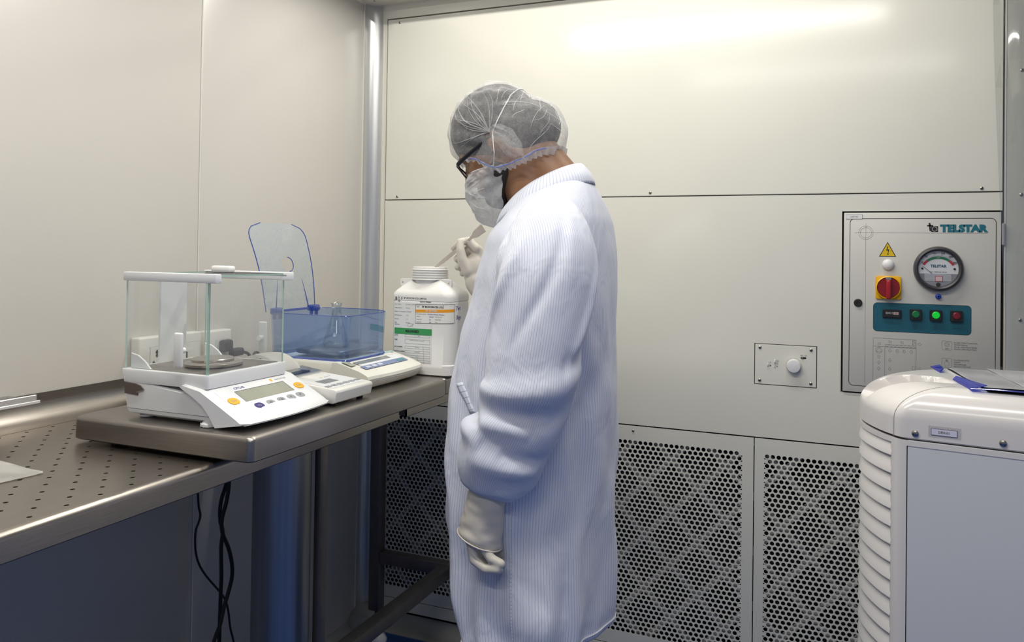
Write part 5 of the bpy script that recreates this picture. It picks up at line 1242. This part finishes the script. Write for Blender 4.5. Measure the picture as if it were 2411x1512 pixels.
# left hand hanging, fingers curled backwards
lg_ = BM()
Yh = 1.463
capsule(lg_, (-.655, Yh, .868), (-.665, Yh-.002, .800), .030, .036); ellip(lg_, (-.672, Yh-.004, .785), (.037, .022, .045))
for k, (y, d) in enumerate(((-.026, 0), (-.009, .004), (.009, .002), (.024, -.006))):
    z0 = .752-d; pxl([(-.678+.002*k, Yh+y, z0+.008), (-.672, Yh+y*1.05, z0-.016-d), (-.648, Yh+y*1.05, z0-.029-d), (-.622-.004*k, Yh+y*1.05, z0-.026-d)], lg_, .0105, .0085)
pxl([(-.664, Yh-.016, .790), (-.652, Yh-.024, .762), (-.636, Yh-.026, .744), (-.616, Yh-.024, .737)], lg_, .011, .0090)
gl = organic('glove', lg_, .0030, M_glove, person, 4); gl['label'] = 'pale latex glove on the hanging left hand'
def cuff(b):
    def fn(u, v):
        a = 2*PI*u; z = .892-.122*v
        cx = -.652-.020*v; r = .034+.009*v+.0005*math.sin(v*26+a*2)*sst(.1, .4, v)+.002*nz(math.cos(a)*2, math.sin(a)*2, v*9)
        if v > .96: r -= (v-.96)*.06
        return (cx+(r+.002)*math.cos(a), Yh-.003+(r*.92)*math.sin(a), z+.016*v*math.cos(a)*-1)
    grid(b, fn, 44, 36, True); 
cf = part('glove_cuff', M_glove, gl, cuff, ang=80); sm = cf.modifiers.new('thickness', 'SOLIDIFY'); sm.thickness = .0012
part('cuff_bead', M_glove, cf, lambda b: tube(b, [(-.672+.0455*math.cos(2*PI*k/40), Yh-.003+.0395*math.sin(2*PI*k/40), .7705-.0155*math.cos(2*PI*k/40)) for k in range(41)], .0016, 6, cap=False))
# right hand holding the spatula
rg = BM(); RY = 1.932
capsule(rg, (-.880, RY+.012, 1.212), (-.912, RY+.010, 1.262), .029, .033); ellip(rg, (-.921, RY+.008, 1.292), (.030, .026, .046))
capsule(rg, (-.914, RY+.02, 1.300), (-.916, RY+.018, 1.345), .022, .016); capsule(rg, (-.908, RY+.03, 1.295), (-.912, RY+.03, 1.335), .018, .014)
pxl([(-.930, RY-.012, 1.292), (-.943, RY-.020, 1.322), (-.948, RY-.020, 1.345), (-.953, RY-.014, 1.369)], rg, .0165, .0098)          # thumb
pxl([(-.914, RY+.004, 1.352), (-.934, RY+.002, 1.372), (-.957, RY+.002, 1.370), (-.980, RY+.003, 1.352)], rg, .0125, .0088)          # index
pxl([(-.912, RY+.018, 1.338), (-.938, RY+.016, 1.352), (-.960, RY+.012, 1.338), (-.973, RY+.008, 1.322)], rg, .0120, .0090)          # middle
pxl([(-.910, RY+.030, 1.322), (-.938, RY+.028, 1.330), (-.962, RY+.022, 1.315), (-.972, RY+.012, 1.300)], rg, .0115, .0092)          # ring
pxl([(-.908, RY+.040, 1.303), (-.932, RY+.038, 1.308), (-.952, RY+.030, 1.296), (-.961, RY+.020, 1.283)], rg, .0105, .0088)          # little
g2 = organic('glove', rg, .0030, M_glove, person, 4); g2['label'] = 'pale latex glove on the raised right hand'

# ---- trousers hem and shoes (below the frame)
for s in (-1, 1):
    part('trouser_leg', M_trous, person, lambda b: lathe(b, [(.088, .86), (.088, .70), (.075, .50), (.062, .25), (.058, .11)], 28, Matrix.Translation((-.632, PC+s*.085, 0))), ang=70)
    sb = BM(); capsule(sb, (-.615, PC+s*.088, .062), (-.77, PC+s*.094, .045), .052, .043); capsule(sb, (-.615, PC+s*.088, .06), (-.62, PC+s*.086, .13), .052, .058)
    shoe = organic('shoe_cover', sb, .008, M_shoe, person, 3)
    zmin = min(v.co.z for v in shoe.data.vertices)
    for v in shoe.data.vertices: v.co.z = max(.001, v.co.z)

# ---- hair cap
def fibre(name, lo, hi, col=(.82, .82, .83), scale=70, thick=1):
    m = bpy.data.materials.new(name); m.use_nodes = True; nt = m.node_tree; nt.nodes.clear(); L = nt.links
    out = nt.nodes.new('ShaderNodeOutputMaterial'); t = nt.nodes.new('ShaderNodeBsdfTransparent')
    d = nt.nodes.new('ShaderNodeBsdfDiffuse'); d.inputs[0].default_value = lin(col); tl = nt.nodes.new('ShaderNodeBsdfTranslucent'); tl.inputs[0].default_value = lin(col)
    md = nt.nodes.new('ShaderNodeMixShader'); md.inputs[0].default_value = .35; L.new(d.outputs[0], md.inputs[1]); L.new(tl.outputs[0], md.inputs[2])
    tc = nt.nodes.new('ShaderNodeTexCoord'); n = nt.nodes.new('ShaderNodeTexNoise'); n.inputs['Scale'].default_value = scale; n.inputs['Detail'].default_value = 6; n.inputs['Roughness'].default_value = .75; L.new(tc.outputs['Object'], n.inputs['Vector'])
    n2 = nt.nodes.new('ShaderNodeTexNoise'); n2.inputs['Scale'].default_value = 420; n2.inputs['Detail'].default_value = 3; L.new(tc.outputs['Object'], n2.inputs['Vector'])
    ad = nt.nodes.new('ShaderNodeMath'); ad.operation = 'MULTIPLY_ADD'; ad.inputs[1].default_value = .6; L.new(n2.outputs['Fac'], ad.inputs[0]); L.new(n.outputs['Fac'], ad.inputs[2])
    mr = nt.nodes.new('ShaderNodeMapRange'); mr.inputs[1].default_value = .55; mr.inputs[2].default_value = 1.05; mr.inputs[3].default_value = lo; mr.inputs[4].default_value = hi; L.new(ad.outputs[0], mr.inputs[0])
    lw = nt.nodes.new('ShaderNodeLayerWeight'); lw.inputs[0].default_value = .35
    pw = nt.nodes.new('ShaderNodeMath'); pw.operation = 'POWER'; pw.inputs[1].default_value = 2.0; L.new(lw.outputs['Facing'], pw.inputs[0])
    mm = nt.nodes.new('ShaderNodeMath'); mm.operation = 'MULTIPLY_ADD'; mm.use_clamp = True; mm.inputs[1].default_value = .6; L.new(pw.outputs[0], mm.inputs[0]); L.new(mr.outputs[0], mm.inputs[2])
    mx = nt.nodes.new('ShaderNodeMixShader'); L.new(mm.outputs[0], mx.inputs[0]); L.new(t.outputs[0], mx.inputs[1]); L.new(md.outputs[0], mx.inputs[2]); L.new(mx.outputs[0], out.inputs[0])
    return m
M_cap = fibre('cap_fabric', .13, .36); M_pleat = fibre('cap_pleat_fabric', .16, .42); M_mask = fibre('mask_fabric', .46, .72, (.80, .81, .83)); M_frill = fibre('cap_frill_fabric', .45, .75)
def cap_pt(az, el, off=0):
    """az: 0 front, +90 person's left; el: elevation in the head frame (degrees)"""
    a, e = D(az), D(el); dx, dy, dz = math.cos(e)*math.cos(a), math.cos(e)*math.sin(a), math.sin(e)
    r = 1/math.sqrt((dx/.1145)**2+(dy/.091)**2+(dz/.103)**2)
    back = max(0, -math.cos(a)); r += .066*back*(1-sst(-38, 12, el))+.044*math.sin(a)**2*(1-sst(-55, -22, el))*(1-.4*back)
    r += .0030*math.sin(az*.16+el*.10)*math.sin(el*.12+1)+.0045*back*nz(az*.035, el*.06, 3)*2+.0022*nz(az*.12, el*.09, 9)
    # gathered towards the strap
    r -= .003*math.exp(-((az-(130+1.2*el))/9)**2)*sst(-40, -10, el)*(1-sst(20, 40, el))
    return HM @ Vector((-.012+dx*(r+off), dy*(r+off), dz*(r+off)))
def el_min(az):
    a = abs((az+180) % 360-180)
    return lerp_rows([(0, -13), (25, -15), (50, -30), (75, -48), (95, -54), (120, -52), (150, -50), (180, -50)], a)[1]
def capfn(u, v):
    az = 360*u; lo = el_min(az); el = 90+(lo-90)*v
    return cap_pt(az, el)
cp = BM(); grid(cp, capfn, 150, 60, True); cap = obj('hair_cap', cp, M_cap, person, ang=80)
part('elastic_frill', M_frill, cap, lambda b: grid(b, lambda u, v: cap_pt(360*u, el_min(360*u)+2.5-6.5*v, .002+.004*math.sin(u*2*PI*46)*v+.002*math.sin(u*2*PI*19)), 240, 4, True), ang=80)
part('elastic_thread', mat('blue_thread', (.10, .17, .55), .6), cap, lambda b: tube(b, [cap_pt(az, el_min(az)+1.5, .0035) for az in range(48, 150, 4)], .0010, 5))
EAR = (98, -20)
for k, (a1, e1, w) in enumerate(((30, 8, .0012), (48, 34, .0022), (62, 56, .0026), (84, 66, .0020), (104, 62, .0018), (40, -8, .0012), (54, 46, .0014), (74, 48, .0022), (92, 50, .0014), (118, 52, .0014), (66, 20, .0016), (126, 40, .0012))):
    part('cap_pleat', M_pleat, cap, lambda b: tube(b, [cap_pt(EAR[0]+(a1-EAR[0])*t+8*math.sin(PI*t)*(1 if k % 2 else -1), EAR[1]+(e1-EAR[1])*t, .0010) for t in [i/16 for i in range(17)]], [w*(1.5-1.4*i/16) for i in range(17)], 6, squash=.5))
random.seed(3)
for k in range(26):
    a0, e0 = random.uniform(122, 172), random.uniform(-42, 30); L_ = random.uniform(14, 34); dr = random.choice((-1, 1))*random.uniform(.3, 1.1)
    part('cap_wrinkle', M_pleat, cap, lambda b: tube(b, [cap_pt(a0+L_*t, max(el_min(a0)+3, e0+dr*L_*(t-.5)+2*math.sin(4*t+k)), .0008) for t in [i/10 for i in range(11)]], [.0003+.0009*math.sin(PI*i/10) for i in range(11)], 5, squash=.5))
part('ear_fold', M_pleat, cap, lambda b: grid(b, lambda u, v: cap_pt(110+(26*u-13)*math.sin(PI*min(1, max(0, .10+.85*v)))**.6-9*(v-.5)+3*nz(u*3, v*4), -49+34*v+3*nz(u*4, v*3, 6), .002+.007*math.sin(PI*u)*math.sin(PI*v)+.0025*math.sin(u*12+v*7)*math.sin(PI*u)), 30, 26), ang=80)

# ---- face mask with strap
MC = [(.093, -.066), (.115, -.078), (.128, -.105), (.131, -.140), (.127, -.172), (.106, -.197)]
ME = [(.009, -.097, .076), (.008, -.120, .076), (.020, -.150, .069), (.043, -.182, .052), (.082, -.199, .020)]
mc = spline([(f, 0, u) for f, u in MC], 8); me_ = spline([(f, l, u) for f, u, l in ME], 10)
def maskfn(s, t, off=0):
    S = 2*s-1; c = mc[min(len(mc)-1, int(round(t*(len(mc)-1))))]; e = me_[min(len(me_)-1, int(round(t*(len(me_)-1))))]
    k = math.cos(S*PI/2)**.75 if abs(S) < 1 else 0
    w = math.sin(S*PI/2)
    d = .004*nz(S*5, t*6, 2)+.0025*nz(S*12, t*9, 5)+.0022*math.sin(S*16+t*6)*(1-k)
    p = Vector((e.x+(c.x-e.x)*k+d+off, e.y*w+off*w+(d if w > 0 else -d)*abs(w), e.z+(c.z-e.z)*k))
    return HM @ p
mk = BM(); grid(mk, maskfn, 60, 40); mask = obj('face_mask', mk, M_mask, person, ang=80)
part('mask_hem', M_frill, mask, lambda b: tube(b, [maskfn(k/60, .0, .0005) for k in range(61)], .0016, 5))
for k in range(9):
    t0 = random.uniform(.1, .75); s0_ = random.uniform(.80, .93)
    part('mask_wrinkle', M_pleat, mask, lambda b: tube(b, [maskfn(min(.99, s0_-.14+.16*i/8), min(.98, t0+.20*i/8*(1 if k % 3 else -.4)), .0012) for i in range(9)], [.0004+.0010*math.sin(PI*i/8) for i in range(9)], 5))
M_cord = mat('white_cord', (.80, .80, .80), .6)
corner = maskfn(1, 0, .001)
part('strap_cord', M_cord, mask, lambda b: tube(b, [corner, cap_pt(90, -40, .006), cap_pt(97, -30, .005), cap_pt(102, -22, .0016)], .0011, 6))
part('strap_band', M_cord, mask, lambda b: tube(b, [cap_pt(102+46*t, -22+34*t, .0014) for t in [i/24 for i in range(25)]]+[cap_pt(148+64*t, 12+4*math.sin(PI*t), .0014) for t in [i/16 for i in range(1, 17)]], .0017, 6, squash=.7))

# ---- glasses
M_frame = mat('black_frame', (.012, .012, .014), .35)
gls = BM()
def ring(cl, sgn):
    return [hd(.100+.006*math.cos(a)*0-.010*(abs(cl+.027*math.cos(a)*1.0)/.06)**2-.012*math.sin(-a)*.3, cl+.027*math.cos(a), -.056+.0205*math.sin(a)) for a in [2*PI*k/28 for k in range(29)]]
for s in (1, -1): tube(gls, ring(s*.034, s), .0020, 8, cap=False)
glasses = obj('eyeglasses', gls, M_frame, person)
part('bridge', M_frame, glasses, lambda b: tube(b, [hd(.101, .008, -.050), hd(.104, 0, -.047), hd(.101, -.008, -.050)], .002, 8))
for s in (1, -1):
    part('temple_arm', M_frame, glasses, lambda b: tube(b, spline([hd(.088, s*.062, -.048), hd(.082, s*.074, -.0455), hd(.055, s*.080, -.044), (hd(.01, s*.083, -.042)), hd(-.028, s*.085, -.044), hd(-.040, s*.082, -.058)], 5), .0046, 8, squash=.4, up=(0, 1, 0)))
    part('lens', clear('lens_glass', (.94, .95, .95), .08, .5, .02), glasses, lambda b: b.faces.new([b.verts.new(p) for p in ring(s*.034, s)[:-1]]))

# ------------------------------------------------------------------ spatula held in the right hand
spt = thingw('metal_spatula', 'slim metal spatula with flat paddle end held over the jar', 'spatula', (-.957, RY-.004, 1.350))
M_sp = mat('spatula_metal', (.72, .65, .59), .42, .8, var=.08, vscale=60)
A0, A1 = Vector((-1.040, RY-.002, 1.292)), Vector((-.886, RY-.010, 1.407)); sd = (A1-A0).normalized(); sn = Vector((0, 1, 0)).cross(sd).normalized(); L_ = (A1-A0).length
def blade(b):
    prof = [(0, .0018), (.012, .0034), (.030, .0048), (.075, .0050), (.095, .0036), (.118, .0028), (.140, .0030), (.152, .0044), (.158, .0085), (.166, .0105), (L_, .0122)]
    y = Vector((0, .0011, 0)); up_ = [A0+sd*s+sn*w for s, w in prof]; dn = [A0+sd*s-sn*w for s, w in prof[::-1]]
    prism(b, [p-y for p in up_+dn], y*2)
part('blade', M_sp, spt, blade, smooth=False)
